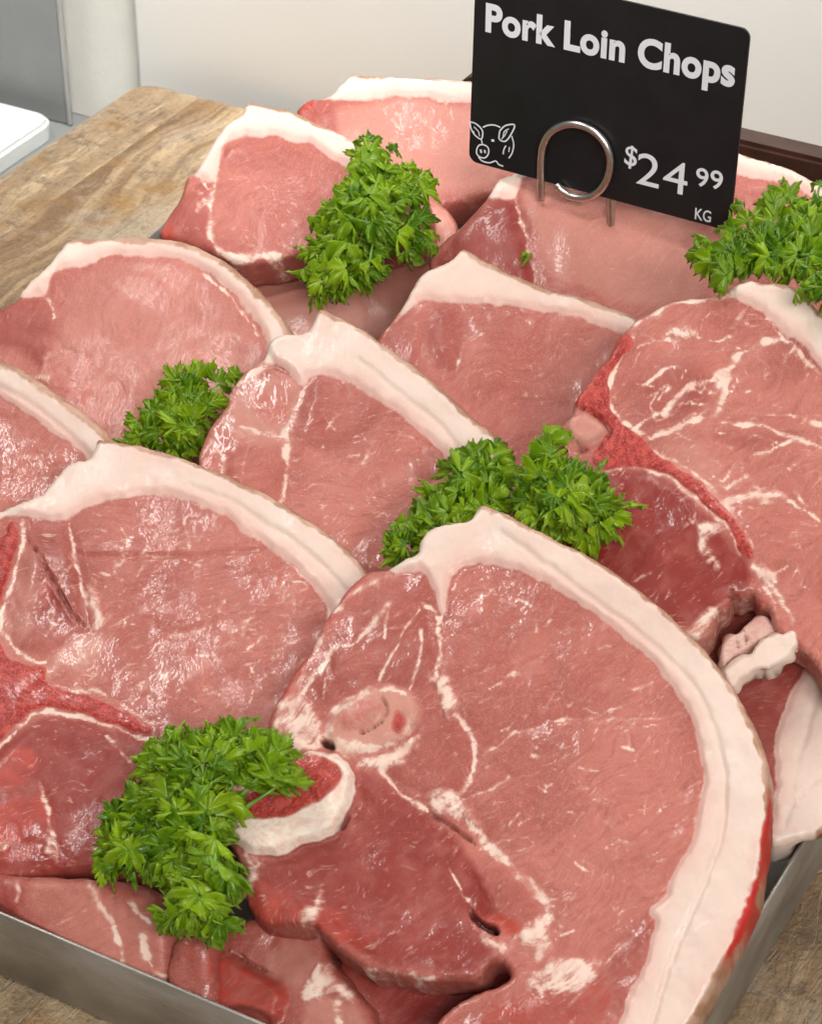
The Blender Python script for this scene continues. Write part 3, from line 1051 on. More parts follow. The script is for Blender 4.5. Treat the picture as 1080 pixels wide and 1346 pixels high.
L = chop('left pork chop with a red forked bone running off the photo edge', L_out, layer_plane(1.0, 66, 18, (430, 860)), fat=L_fat, rind=L_rind, res=3.4, seed=23, wet=0.7, tone0=.06, rind_w=9, fib=-.1, marb=1.1,
         bones=[L_red], bumps=[([(60, 872), (85, 847), (112, 834), (137, 845), (130, 868), (104, 884), (80, 878), (66, 892)], .0003)], greys=[[(60, 872), (85, 847), (112, 834), (137, 845), (130, 868), (104, 884), (80, 878), (66, 892)]],
         tones=[(L_low, .60), ([(34, 720), (90, 700), (112, 780), (116, 828), (60, 860), (20, 850), (10, 820), (24, 760)], .26), ([(55, 760), (110, 800), (118, 832), (70, 800)], .25)],
         pales=[([(30, 720), (50, 740), (40, 830), (20, 845), (10, 810)], .35)],
         fats=[[(117, 768), (132, 775), (136, 800), (140, 822), (128, 836), (120, 815)], [(55, 1120), (70, 1100), (78, 1112), (72, 1128)], [(0, 1112), (18, 1110), (14, 1122), (0, 1124)]],
         lines=[([(93, 683), (97, 715), (103, 748), (117, 790)], 5), ([(29, 688), (29, 715), (17, 760), (6, 800), (3, 825), (12, 846), (28, 861), (45, 868), (62, 868)], 7),
                ([(-5, 988), (20, 962), (45, 941), (65, 933), (92, 937), (132, 948), (172, 966), (196, 972)], 7), ([(62, 900), (112, 905), (150, 920), (198, 950)], 6, .8),
                ([(45, 800), (50, 775), (60, 762)], 4, .7), ([(72, 790), (70, 820), (62, 835)], 4, .7), ([(140, 825), (170, 810), (205, 795)], 4, .7),
                ([(52, 1030), (62, 1060), (68, 1085), (76, 1118)], 5, .8), ([(140, 968), (155, 985), (170, 1000)], 5, .8),
                ([(150, 715), (165, 735), (150, 750), (165, 765)], 3.5, .75), ([(205, 690), (222, 690), (220, 706), (195, 720)], 3.5, .6), ([(242, 680), (248, 705), (250, 722)], 4, .7),
                ([(310, 860), (328, 812), (355, 780)], 3, .5), ([(225, 835), (255, 828), (280, 820)], 5, .7), ([(97, 740), (80, 760), (72, 775)], 3, .6)]
         + scatter_lines(L_eye, 160, 15, -.35, (6, 24), (2.0, 4.1), (.42, .88), .6) + scatter_lines([(150, 680), (250, 690), (240, 780), (150, 790)], 18, 16, .8, (12, 30), (2, 3), (.35, .6), 1.0)
         + scatter_lines([(210, 830), (320, 815), (330, 850), (230, 870)], 26, 17, -.3, (8, 20), (2, 4), (.35, .6)),
         bloods=[([(0, 1000), (40, 985), (50, 1010), (20, 1040), (-20, 1050)], .7), ([(0, 1060), (60, 1050), (70, 1090), (30, 1130), (-20, 1120)], .7), (ell(58, 778, 10, 16), .6)],
         cracks=[([(27, 690), (40, 715), (60, 745), (85, 790), (116, 828)], .8)],
         grooves=[([(250, 640), (300, 660), (350, 690), (395, 720), (430, 752), (455, 780)], 2.4, .3), ([(110, 732), (200, 733), (290, 730), (360, 722)], 1.6, 0)])

# ---- right chop with the branching red bone
R_rind = [(1003, 368), (1030, 368), (1052, 380), (1075, 402), (1110, 440), (1150, 520), (1170, 620), (1172, 740), (1150, 850)]
R_out = [(987, 364)] + R_rind + [(1105, 912), (1062, 860), (1034, 838), (1018, 820), (1010, 800), (996, 792), (988, 778), (972, 783), (963, 780), (957, 796), (946, 803), (936, 826), (916, 843), (897, 834), (850, 850), (790, 830), (740, 760), (702, 690), (705, 640), (738, 612),
                                 (742, 596), (731, 568), (750, 546), (755, 528), (770, 505), (787, 481), (803, 461), (816, 437), (834, 417), (867, 401), (900, 388), (933, 383), (960, 375)]
R_fat = [(958, 370), (985, 359)] + [(x + 3, y - 4) for x, y in R_rind[:-2]] + [(1172, 700), (1135, 600), (1100, 520), (1082, 484), (1053, 454), (1022, 428), (1004, 412), (980, 397), (962, 388)]
R_red = sh([(290, 262), (322, 268), (330, 300), (282, 370), (242, 440), (236, 520), (252, 580), (312, 640), (382, 690), (424, 742), (502, 800), (602, 860), (682, 940), (742, 1030), (790, 1110), (802, 1172),
            (762, 1150), (700, 1042), (640, 962), (560, 892), (450, 824), (340, 792), (250, 812), (180, 775), (215, 700), (238, 640), (190, 594), (98, 556), (150, 470), (218, 382), (250, 320)], 720, 348)
R_eye = [(830, 440), (900, 400), (980, 410), (1080, 490), (1160, 700), (1080, 800), (1010, 760), (960, 660), (880, 600), (830, 540)]
R_low = [(800, 625), (850, 620), (910, 660), (950, 710), (985, 750), (960, 790), (900, 825), (800, 800), (720, 700)]
R = chop('right pork chop with a branching red bone, partly cut off by the photo edge', R_out, layer_plane(1.15, 61, 16, (850, 760)), fat=R_fat, rind=R_rind, res=3.4, seed=37, tone0=.02, marb=1.0, fib=.25,
         bones=[R_red], bumps=[(ell(768, 565, 27, 19, 15), .002)], greys=[], bloods=[(ell(765, 562, 12, 7, 20), .5), (ell(980, 795, 26, 14), .6)],
         tones=[(R_low, .85), ([(1012, 414), (1040, 430), (1082, 470), (1090, 490), (1050, 462), (1020, 428)], .3), ([(955, 558), (1010, 563), (1050, 580), (1000, 590), (940, 572)], .3),
                ([(820, 520), (850, 480), (900, 470), (935, 500), (900, 545), (850, 560)], .15), ([(900, 515), (935, 500), (925, 540), (890, 555)], .25)],
         pales=[([(870, 590), (930, 590), (960, 640), (910, 640)], .35), (ell(768, 565, 27, 19, 15), .8)],
         fats=[[(885, 430), (905, 426), (920, 440), (900, 442), (878, 440)], [(935, 490), (955, 480), (965, 500), (950, 520), (930, 530), (920, 545), (905, 552), (925, 530), (940, 510)],
               [(985, 650), (1000, 645), (1030, 650), (1030, 662), (1005, 660), (960, 662), (950, 655)], [(915, 695), (940, 690), (955, 700), (935, 710), (932, 730), (950, 745), (940, 750), (925, 730)],
               [(985, 745), (1005, 742), (1022, 760), (1010, 768), (995, 760)], [(897, 830), (925, 808), (948, 795), (960, 782), (958, 800), (935, 825), (916, 842)]],
         lines=[(sh([(400, 690), (480, 660), (580, 615), (660, 580), (700, 520), (715, 450)], 720, 348), 11), (sh([(705, 430), (740, 360), (790, 320), (900, 285)], 720, 348), 11), (sh([(500, 250), (560, 270), (650, 290), (720, 270)], 720, 348), 7),
                (sh([(690, 615), (780, 625), (860, 640), (980, 690), (1079, 720)], 720, 348), 7), (sh([(800, 742), (900, 720), (980, 692)], 720, 348), 5), (sh([(660, 440), (560, 490), (470, 560), (455, 600)], 720, 348), 7),
                (sh([(333, 275), (284, 370), (244, 450), (240, 530), (275, 600), (325, 640), (400, 684)], 720, 348), 8), (sh([(230, 822), (320, 788), (430, 812), (520, 872), (620, 955), (700, 1045), (745, 1140)], 720, 348), 8),
                (sh([(350, 330), (430, 295), (480, 290)], 720, 348), 5), (sh([(410, 730), (500, 780), (600, 845), (690, 930), (750, 1020), (800, 1110)], 720, 348), 6, .8),
                (sh([(400, 560), (440, 500), (470, 470)], 720, 348), 4), (sh([(380, 480), (440, 430), (490, 400), (530, 420), (530, 460)], 720, 348), 4), (sh([(480, 480), (430, 540)], 720, 348), 4),
                (sh([(340, 640), (440, 590), (480, 570)], 720, 348), 4), (sh([(860, 200), (940, 290), (1079, 430)], 720, 348), 6), (sh([(700, 940), (800, 910), (900, 915)], 720, 348), 8), (sh([(950, 940), (1060, 1010)], 720, 348), 6),
                (sh([(690, 850), (720, 810)], 720, 348), 5), (sh([(790, 830), (740, 860), (700, 880)], 720, 348), 5), (sh([(720, 580), (1079, 600)], 720, 348), 4, .5), (sh([(1020, 610), (1079, 640)], 720, 348), 8),
                ([(834, 424), (867, 407), (900, 394), (960, 382)], 12), ([(987, 742), (1005, 760), (1022, 784), (1042, 816)], 9), ([(1000, 770), (1020, 800)], 6, .8), ([(1042, 690), (1045, 720), (1052, 760)], 3, .5),
                ([(915, 672), (910, 690), (905, 680)], 4, .8)]
         + scatter_lines(R_eye, 130, 25, -.1, (6, 26), (2.0, 4.1), (.42, .85), .5) + scatter_lines(R_low, 14, 26, .5, (6, 16), (1.2, 2), (.25, .5)),
         cracks=[(sh([(100, 560), (150, 575), (200, 600), (232, 640), (240, 680), (215, 720), (180, 745)], 720, 348), 1.4), ([(757, 580), (765, 592), (778, 588)], 2.0)],
         edge_fat=.35)

# ---- chop lying under the right one, and the loose fat flap between them
R2_out = [(880, 790), (940, 770), (1040, 790), (1150, 815), (1165, 950), (1125, 1060), (1080, 1098), (1050, 1106), (1012, 1112), (985, 1050), (950, 960), (905, 880)]
R2 = chop('lower right pork chop showing its thick pale fat side against the tray edge', R2_out, layer_plane(1.95, 61, 16, (850, 760)), seed=41, tone0=.55, res=4.2,
          fat=[(1054, 884), (1036, 924), (1022, 964), (1018, 997), (1021, 1047), (1012, 1080), (1008, 1116), (1050, 1112), (1085, 1102), (1130, 1062), (1170, 950), (1150, 860), (1085, 856)],
          rind=[(1165, 950), (1125, 1060), (1080, 1098)], grooves=[([(1078, 905), (1062, 950), (1045, 1010), (1040, 1060), (1030, 1085)], 3, .25), ([(1042, 1062), (1060, 1040), (1080, 1020)], 2, .3)], rough=1.2)
chop('', [(955, 884), (973, 864), (997, 847), (1040, 824), (1050, 834), (1048, 850), (1030, 874), (1003, 877), (984, 882), (967, 902), (957, 900)],
     layer_plane(1.12, 56, 16, (1000, 850)), thick=.006, seed=43, fat_all=.9, res=2.6, parent=R, part='fat_flap', round_px=6, rough=2.6)
chop('', [(950, 842), (968, 828), (1000, 812), (1016, 820), (1018, 832), (998, 844), (975, 862), (954, 878), (946, 862)],
     layer_plane(1.35, 58, 16, (990, 840)), thick=.006, seed=44, fat_all=.55, res=2.6, parent=R, part='fat_flap', round_px=8, rough=2.8,
     bloods=[([(975, 828), (1000, 812), (1014, 820), (1000, 832)], .6)], cracks=[([(980, 830), (984, 850)], 2), ([(968, 838), (972, 856)], 2)])

# ---- middle chop
M_rind = [(419, 404), (440, 410), (468, 424), (500, 446), (525, 465), (566, 497), (607, 534), (635, 559), (656, 576), (668, 605)]
M_out = M_rind + [(664, 670), (650, 760), (610, 840), (540, 885), (460, 885), (380, 845), (315, 765), (275, 670), (258, 602), (271, 567), (285, 547), (297, 530), (301, 514), (321, 486), (346, 469), (352, 449), (366, 436), (402, 429), (413, 414)]
M_fat = [(340, 466), (348, 446), (363, 431), (400, 424), (409, 409), (418, 398)] + [(x + 3, y - 4) for x, y in M_rind[1:]] + [(672, 640), (640, 640), (610, 622), (578, 591), (550, 563), (517, 538), (484, 518), (452, 499), (423, 494), (406, 497), (396, 508), (383, 490), (362, 478)]
M_eye = [(405, 505), (430, 500), (500, 535), (560, 580), (590, 610), (560, 680), (500, 740), (420, 700), (380, 620), (385, 550)]
Mc = chop('middle pork chop with heavy white fat rim and frothy marbled face', M_out, layer_plane(1.95), fat=M_fat, rind=M_rind, res=3.4, seed=53, tone0=.05, rind_w=8, fib=-.25, marb=1.5,
          tones=[([(405, 505), (430, 500), (500, 530), (470, 580), (400, 590), (384, 560)], .22), ([(290, 590), (330, 580), (372, 600), (376, 690), (320, 680)], .12), ([(480, 690), (560, 660), (590, 700), (540, 770), (470, 750)], .25)],
          pales=[([(300, 530), (360, 492), (394, 508), (376, 580), (330, 578), (290, 560)], .55)],
          bloods=[([(340, 510), (375, 500), (385, 530), (360, 560), (330, 545)], .5)],
          lines=[([(402, 500), (391, 526), (380, 554), (375, 587), (377, 620), (372, 660)], 9), ([(300, 520), (325, 492), (352, 474)], 14, .9), ([(300, 560), (335, 566), (375, 575)], 10, .7), ([(262, 600), (280, 580), (292, 600), (288, 630)], 8, .8),
                 ([(350, 470), (366, 482), (385, 492)], 5, .0), ([(425, 700), (440, 680), (450, 660)], 4, .7), ([(460, 620), (475, 605), (480, 590)], 6, .6), ([(330, 580), (322, 610), (318, 640)], 4, .5)]
          + scatter_lines(M_eye, 170, 35, -.3, (7, 22), (1.4, 2.8), (.25, .6), .9),
          grooves=[([(470, 470), (505, 500), (541, 530), (570, 550), (594, 580), (610, 605)], 2.2, .25), ([(352, 458), (358, 474), (376, 486)], 2.0, .4)], edge_fat=.4)

# ---- chop cut off by the left photo edge
E_rind = [(-30, 466), (-5, 471), (33, 489), (73, 515), (113, 545), (140, 567), (160, 595)]
E_out = E_rind + [(172, 650), (165, 740), (110, 810), (20, 835), (-70, 800), (-118, 690), (-110, 560), (-70, 490)]
Ec = chop('pork chop at the left photo edge above the red-boned one', E_out, layer_plane(2.0), seed=61, res=3.6, tone0=.14, rind=E_rind, rind_w=11, fib=.6, marb=1.0,
          fat=[(x + 3, y - 4) for x, y in E_rind] + [(160, 660), (118, 607), (80, 575), (40, 545), (0, 523), (-50, 505), (-90, 520)],
          lines=scatter_lines([(0, 560), (60, 590), (90, 630), (20, 660), (-10, 620)], 60, 45, -.6, (6, 18), (1.4, 2.4), (.35, .7), .6),
          grooves=[([(-20, 505), (20, 520), (60, 545), (100, 580), (118, 598)], 2.2, .22)])

# ---- second row
UM_rind = [(608, 326), (640, 343), (691, 366), (765, 390), (830, 412), (862, 440)]
UM_out = UM_rind + [(876, 540), (862, 640), (800, 720), (710, 740), (620, 700), (535, 590), (492, 470), (500, 437), (520, 410), (540, 378), (560, 357), (593, 341)]
UM_fat = [(536, 376), (556, 352), (590, 336), (606, 320)] + [(x + 2, y - 4) for x, y in UM_rind[1:]] + [(862, 460), (820, 437), (770, 422), (720, 411), (643, 399), (593, 397), (562, 394), (546, 398), (524, 416)]
UM = chop('pork chop with straight white fat strip below the price card', UM_out, layer_plane(2.95), fat=UM_fat, rind=UM_rind, seed=71, wet=0.7, res=3.7, tone0=.06, rind_w=8, marb=.8, fib=.1,
          tones=[(ell(585, 445, 23, 48, -8), .30), ([(505, 440), (540, 405), (562, 420), (560, 480), (530, 500)], .12)],
          lines=[([(545, 385), (525, 412), (505, 438)], 10, .8), ([(606, 400), (612, 440), (600, 490)], 5, .6), ([(545, 420), (555, 450), (560, 480)], 3, .5), ([(590, 470), (580, 500)], 3, .4)]
          + scatter_lines([(620, 410), (760, 430), (780, 540), (680, 560), (620, 480)], 46, 55, 0, (5, 16), (1.6, 3.0), (.3, .6)), edge_fat=.2)
UL_rind = [(87, 312), (140, 310), (200, 311), (240, 317), (283, 334), (320, 360), (347, 387), (368, 410), (381, 430), (395, 462)]
UL_out = UL_rind + [(402, 530), (392, 610), (350, 690), (270, 735), (170, 730), (80, 680), (5, 600), (-42, 520), (-50, 450), (-26, 416), (0, 406), (20, 393), (33, 373), (60, 350), (77, 327)]
UL_fat = [(22, 386), (30, 368), (56, 346), (73, 322), (85, 307)] + [(x + 2, y - 4) for x, y in UL_rind[1:]] + [(396, 540), (364, 540), (358, 490), (350, 453), (343, 433), (327, 407), (300, 380), (267, 357), (233, 341), (180, 332), (140, 335), (110, 347), (70, 363), (62, 384), (36, 390)]
UL = chop('smooth oval pork chop with a rounded fat rim nearest the bare wood', UL_out, layer_plane(3.0, 61, 20, (300, 480)), fat=UL_fat, rind=UL_rind, seed=83, wet=0.3, res=3.7, tone0=0.02, rind_w=10, marb=.35, fib=.9,
          pales=[([(120, 350), (250, 350), (330, 420), (320, 520), (150, 540), (80, 440)], .2)],
          tones=[([(-10, 412), (25, 394), (56, 392), (70, 420), (60, 480), (30, 470), (-20, 450)], .45)],
          fats=[[(63, 460), (70, 478), (80, 488), (76, 503), (60, 500), (47, 490), (60, 482)]],
          lines=[([(36, 386), (56, 388), (66, 402), (70, 424)], 6), ([(267, 362), (300, 388), (325, 415), (338, 440)], 5, 1), ([(140, 395), (150, 405), (155, 415)], 3, .4), ([(265, 465), (285, 455), (300, 440)], 3, .5), ([(85, 460), (100, 468), (112, 475)], 5, .5), ([(165, 440), (172, 435)], 4, .6)]
          + scatter_lines([(90, 370), (180, 345), (300, 400), (335, 470), (200, 530), (90, 470)], 40, 85, -.3, (4, 12), (1.6, 2.8), (.25, .5), .9))
TL_rind = [(323, 134), (345, 137), (393, 148), (420, 160), (447, 171), (490, 192), (530, 220)]
TL_out = TL_rind + [(560, 255), (560, 300), (500, 325), (430, 330), (385, 336), (345, 345), (312, 347), (285, 335), (255, 325), (222, 316), (207, 308), (217, 287), (237, 257), (246, 232), (257, 223), (270, 203), (280, 183), (297, 163), (318, 150)]
TL_fat = [(252, 224), (266, 202), (276, 180), (293, 160), (315, 146), (321, 128)] + [(x + 1, y - 4) for x, y in TL_rind[1:]] + [(560, 262), (500, 232), (474, 224), (447, 213), (420, 197), (390, 184), (360, 176), (320, 178), (298, 190), (289, 210), (281, 238)]
TL = chop('rear left pork chop with a small slit in its face beside parsley', TL_out, layer_plane(3.95, 61, 20, (400, 380)), fat=TL_fat, rind=TL_rind, seed=97, wet=0.45, res=3.7, tone0=.05, rind_w=7, marb=.6, fib=.4,
          tones=[([(212, 308), (240, 256), (270, 235), (276, 290), (280, 330)], .40), ([(300, 190), (360, 180), (400, 200), (350, 225), (295, 215)], .14)],
          lines=[([(283, 225), (278, 260), (277, 290), (283, 322), (300, 338), (330, 342), (370, 336)], 12), ([(262, 224), (268, 240), (276, 255)], 8, .8), ([(255, 250), (268, 262), (262, 275)], 8, .6), ([(300, 235), (325, 236)], 5, .5)]
          + scatter_lines([(310, 290), (380, 260), (390, 320), (320, 335)], 30, 65, -.2, (6, 16), (1.4, 2.4), (.3, .6), .8),
          cracks=[([(344, 262), (342, 275), (341, 288)], 1.9)], bloods=[([(316, 132), (345, 134), (375, 142), (350, 145), (325, 146)], .9), ([(290, 158), (320, 146), (318, 156), (300, 168)], .5), ([(209, 308), (225, 285), (232, 300), (225, 315)], .7)])
X_out = [(330, 290), (420, 250), (520, 240), (583, 268), (602, 300), (590, 370), (570, 500), (480, 610), (370, 590), (290, 450), (290, 350)]
X = chop('pale smooth pork chop under the large rear parsley sprig', X_out, layer_plane(4.75, 61, 20, (400, 380)), seed=101, wet=0.4, res=4.4, tone0=.06, marb=.25, pales=[([(320, 340), (420, 300), (590, 280), (570, 380), (440, 480), (330, 440)], .6)], fib=.2)
B2_out = [(564, 343), (577, 317), (600, 297), (627, 273), (643, 253), (654, 232), (680, 225), (740, 212), (820, 222), (900, 246), (960, 283), (1000, 330), (1014, 410), (990, 510), (910, 585), (800, 590), (690, 540), (605, 460), (568, 384)]
B2 = chop('pork chop pierced by the wire of the price card', B2_out, layer_plane(3.9, 60, 20, (760, 300)), seed=113, wet=0.5, res=3.9, tone0=.02, marb=.4, fib=.2,
          fat=[(640, 254), (650, 228), (680, 220), (740, 207), (820, 217), (900, 240), (890, 252), (820, 232), (740, 222), (690, 230), (674, 254)],
          pales=[([(690, 240), (800, 250), (930, 310), (900, 400), (740, 370), (700, 300)], .45)],
          tones=[([(566, 343), (600, 300), (645, 260), (676, 258), (690, 310), (704, 345), (700, 400), (620, 390)], .55)],
          fats=[ell(698, 342, 7, 4, 20)], lines=[([(676, 255), (684, 290), (694, 325), (702, 350), (705, 380)], 5, .8), ([(612, 292), (616, 320), (612, 345)], 3, .4), ([(640, 275), (642, 310), (640, 345)], 4, .35)]
          + scatter_lines([(720, 260), (880, 300), (880, 370), (740, 350)], 14, 75, .2, (5, 12), (1.2, 2), (.3, .5)))
B1_rind = [(463, 95), (500, 98), (573, 102), (620, 104), (700, 112), (770, 126), (820, 146)]
B1_out = B1_rind + [(850, 190), (840, 250), (760, 268), (700, 252), (645, 256), (610, 262), (575, 271), (510, 290), (440, 262), (402, 205), (388, 146), (403, 131), (423, 127), (437, 120), (450, 107)]
B1 = chop('rearmost pork chop with pink fat strip left of the price card', B1_out, layer_plane(5.0, 62, 22, (600, 240)), seed=127, wet=0.5, res=4.0, tone0=.0, marb=.3, rind=B1_rind, rind_w=6, fib=.0,
          fat=[(418, 124), (435, 115), (447, 102), (460, 90)] + [(x, y - 4) for x, y in B1_rind[1:]] + [(830, 170), (760, 152), (700, 142), (617, 133), (547, 128), (473, 128), (430, 130)],
          pales=[([(450, 140), (640, 150), (650, 240), (540, 250), (460, 210)], .5)], tones=[([(408, 135), (425, 130), (470, 135), (475, 160), (440, 175), (405, 160)], .22)],
          bones=[[(388, 147), (403, 130), (414, 130), (410, 142), (396, 150)]], lines=[([(425, 150), (432, 138), (445, 128)], 3, .5), ([(560, 205), (590, 200), (612, 200)], 4, .4), ([(580, 268), (610, 260), (645, 254)], 6, .4)])
B3_out = [(862, 152), (920, 172), (967, 196), (1020, 213), (1075, 239), (1110, 272), (1120, 332), (1075, 430), (965, 450), (875, 380), (840, 262), (838, 190)]
B3 = chop('rear right pork chop mostly hidden by the price card', B3_out, layer_plane(5.0, 62, 16, (960, 330)), seed=131, res=4.4, tone0=.0, marb=.3,
          fat=[(858, 148), (920, 168), (969, 191), (1022, 208), (1079, 234), (1115, 270), (1095, 290), (1060, 252), (1010, 235), (965, 222), (915, 198), (870, 180)], rind=[(862, 152), (920, 172), (967, 196), (1020, 213), (1075, 239), (1110, 272)], rind_w=4)

# ---- trimmings along the front wall of the tray
T1_out = [(-60, 1142), (0, 1152), (40, 1153), (110, 1156), (173, 1163), (205, 1182), (214, 1200), (219, 1232), (222, 1262), (214, 1292), (180, 1310), (60, 1275), (-60, 1230)]


def z_plane(px, py, z, el, yaw):
    return normal(el, yaw), on_z(px, py, z)


T1 = chop('pale pork piece with white streaks behind the front rim of the tray', T1_out, z_plane(110, 1220, .029, 46, 26), thick=.016, seed=141, res=3.4, tone0=.05, marb=.3, rough=1.4, round_px=16,
          name='pork_piece', cat='pork piece', group='pork pieces along the tray rim', pales=[([(40, 1160), (120, 1170), (210, 1200), (200, 1270), (90, 1250)], .22)],
          tones=[([(-20, 1160), (28, 1160), (26, 1200), (-20, 1195)], .5), ([(120, 1162), (180, 1165), (210, 1195), (190, 1205)], .25)],
          lines=[([(112, 1158), (127, 1185), (145, 1213), (157, 1243), (163, 1264)], 13), ([(168, 1184), (180, 1204), (196, 1214)], 9), ([(188, 1232), (198, 1262), (216, 1282)], 13), ([(64, 1222), (90, 1210), (112, 1198)], 4, .7), ([(24, 1160), (28, 1172), (24, 1182)], 9, .9)])
T2_out = [(226, 1238), (262, 1227), (279, 1242), (283, 1290), (282, 1345), (240, 1350), (219, 1325), (217, 1282), (221, 1252)]
T2 = chop('small rounded pink pork scrap beside the bottom parsley tip', T2_out, z_plane(250, 1290, .026, 44, 20), thick=.018, seed=151, res=3.4, tone0=.10, marb=.3, rough=1.3, round_px=24,
          name='pork_piece', cat='pork piece', group='pork pieces along the tray rim', lines=[([(228, 1245), (222, 1258)], 6, .8)], bloods=[([(245, 1235), (275, 1245), (278, 1290), (252, 1285)], .5)])
T3_out = [(284, 1242), (300, 1214), (327, 1206), (370, 1205), (420, 1215), (432, 1257), (450, 1287), (470, 1308), (492, 1332), (495, 1400), (380, 1402), (288, 1370), (282, 1300)]
T3 = chop('red pork offcut with white fat under the big front chop', T3_out, z_plane(380, 1300, .024, 50, 18), thick=.016, seed=161, res=3.4, tone0=.42, marb=.3, rough=1.4, round_px=16,
          name='pork_piece', cat='pork piece', group='pork pieces along the tray rim',
          fats=[[(404, 1300), (418, 1268), (434, 1262), (444, 1288), (462, 1297), (470, 1317), (452, 1318), (434, 1308), (414, 1316), (402, 1318)]],
          pales=[([(350, 1245), (405, 1240), (420, 1270), (390, 1295), (350, 1270)], .45), ([(405, 1320), (470, 1320), (480, 1380), (400, 1380)], .5)],
          bloods=[([(280, 1250), (310, 1264), (340, 1282), (372, 1297), (376, 1340), (320, 1325), (285, 1320)], .9)],
          lines=[([(352, 1240), (360, 1225), (372, 1220)], 8, .8), ([(440, 1318), (444, 1345), (442, 1380)], 12, .9)],
          cracks=[([(300, 1250), (330, 1268), (360, 1280)], 1.8)], bumps=[([(286, 1257), (310, 1266), (340, 1282), (372, 1297), (366, 1340), (320, 1330), (288, 1330)], .003)])

# ------------------------------------------------------------------ parsley


def leaf_mesh(seed, R0=.0125):
    """one curly parsley leaflet: a broad ruffled fan with a toothed, crimped rim"""
    rr = random.Random(seed)
    lobes, per, nr = rr.choice((4, 5)), 10, 8
    nA = lobes * per
    span = math.radians(rr.uniform(165, 225))
    ph, ph2 = rr.uniform(0, 6.28), rr.uniform(0, 6.28)
    lobR = [rr.uniform(.78, 1.12) for i in range(lobes)]
    tilt = [rr.uniform(-.7, .7) for _ in range(lobes)]
    vs, fs, tip = [], [], []
    for i in range(nA + 1):
        s = i / per
        lb = min(int(s), lobes - 1)
        q = min(max(s - lb, 0), 1)
        a = -span / 2 + span * i / nA
        prof = .58 + .42 * math.sin(math.pi * q) ** .6
        tooth = (.94, .80, 1.10, .82, .98, 1.16, .84, 1.10, .80, .98)[i % per]
        Rr = R0 * lobR[lb] * prof
        w = (q - .5) * 2
        for j in range(nr):
            t = j / (nr - 1)
            r_ = R0 * .06 + (Rr * (1 + (tooth - 1) * t ** 3) - R0 * .06) * t
            x = math.sin(a) * r_; y = math.cos(a) * r_
            z = R0 * (.34 * t ** 1.4 * math.sin(6.0 * a + ph) + .27 * t ** 2.0 * math.sin(14.0 * a + ph2)
                      + .35 * tilt[lb] * t ** 1.5 * (1 - .4 * w * w) - .35 * t ** 3)
            curl = .38 * t ** 3
            x *= 1 - curl * .6; y *= 1 - curl
            vs.append((x, y, z + R0 * rr.uniform(-.03, .03) * t)); tip.append(t * (1 if tooth > .97 else .84))
    for i in range(nA):
        for j in range(nr - 1):
            fs.append((i * nr + j, i * nr + j + 1, (i + 1) * nr + j + 1, (i + 1) * nr + j))
    me = bpy.data.meshes.new('leaf')
    me.from_pydata(vs, [], fs)
    me.materials.append(M_LEAF)
    me.attributes.new('tip', 'FLOAT', 'POINT').data.foreach_set('value', tip)
    me.shade_smooth()
    return me


LEAVES = [leaf_mesh(300 + i) for i in range(12)]


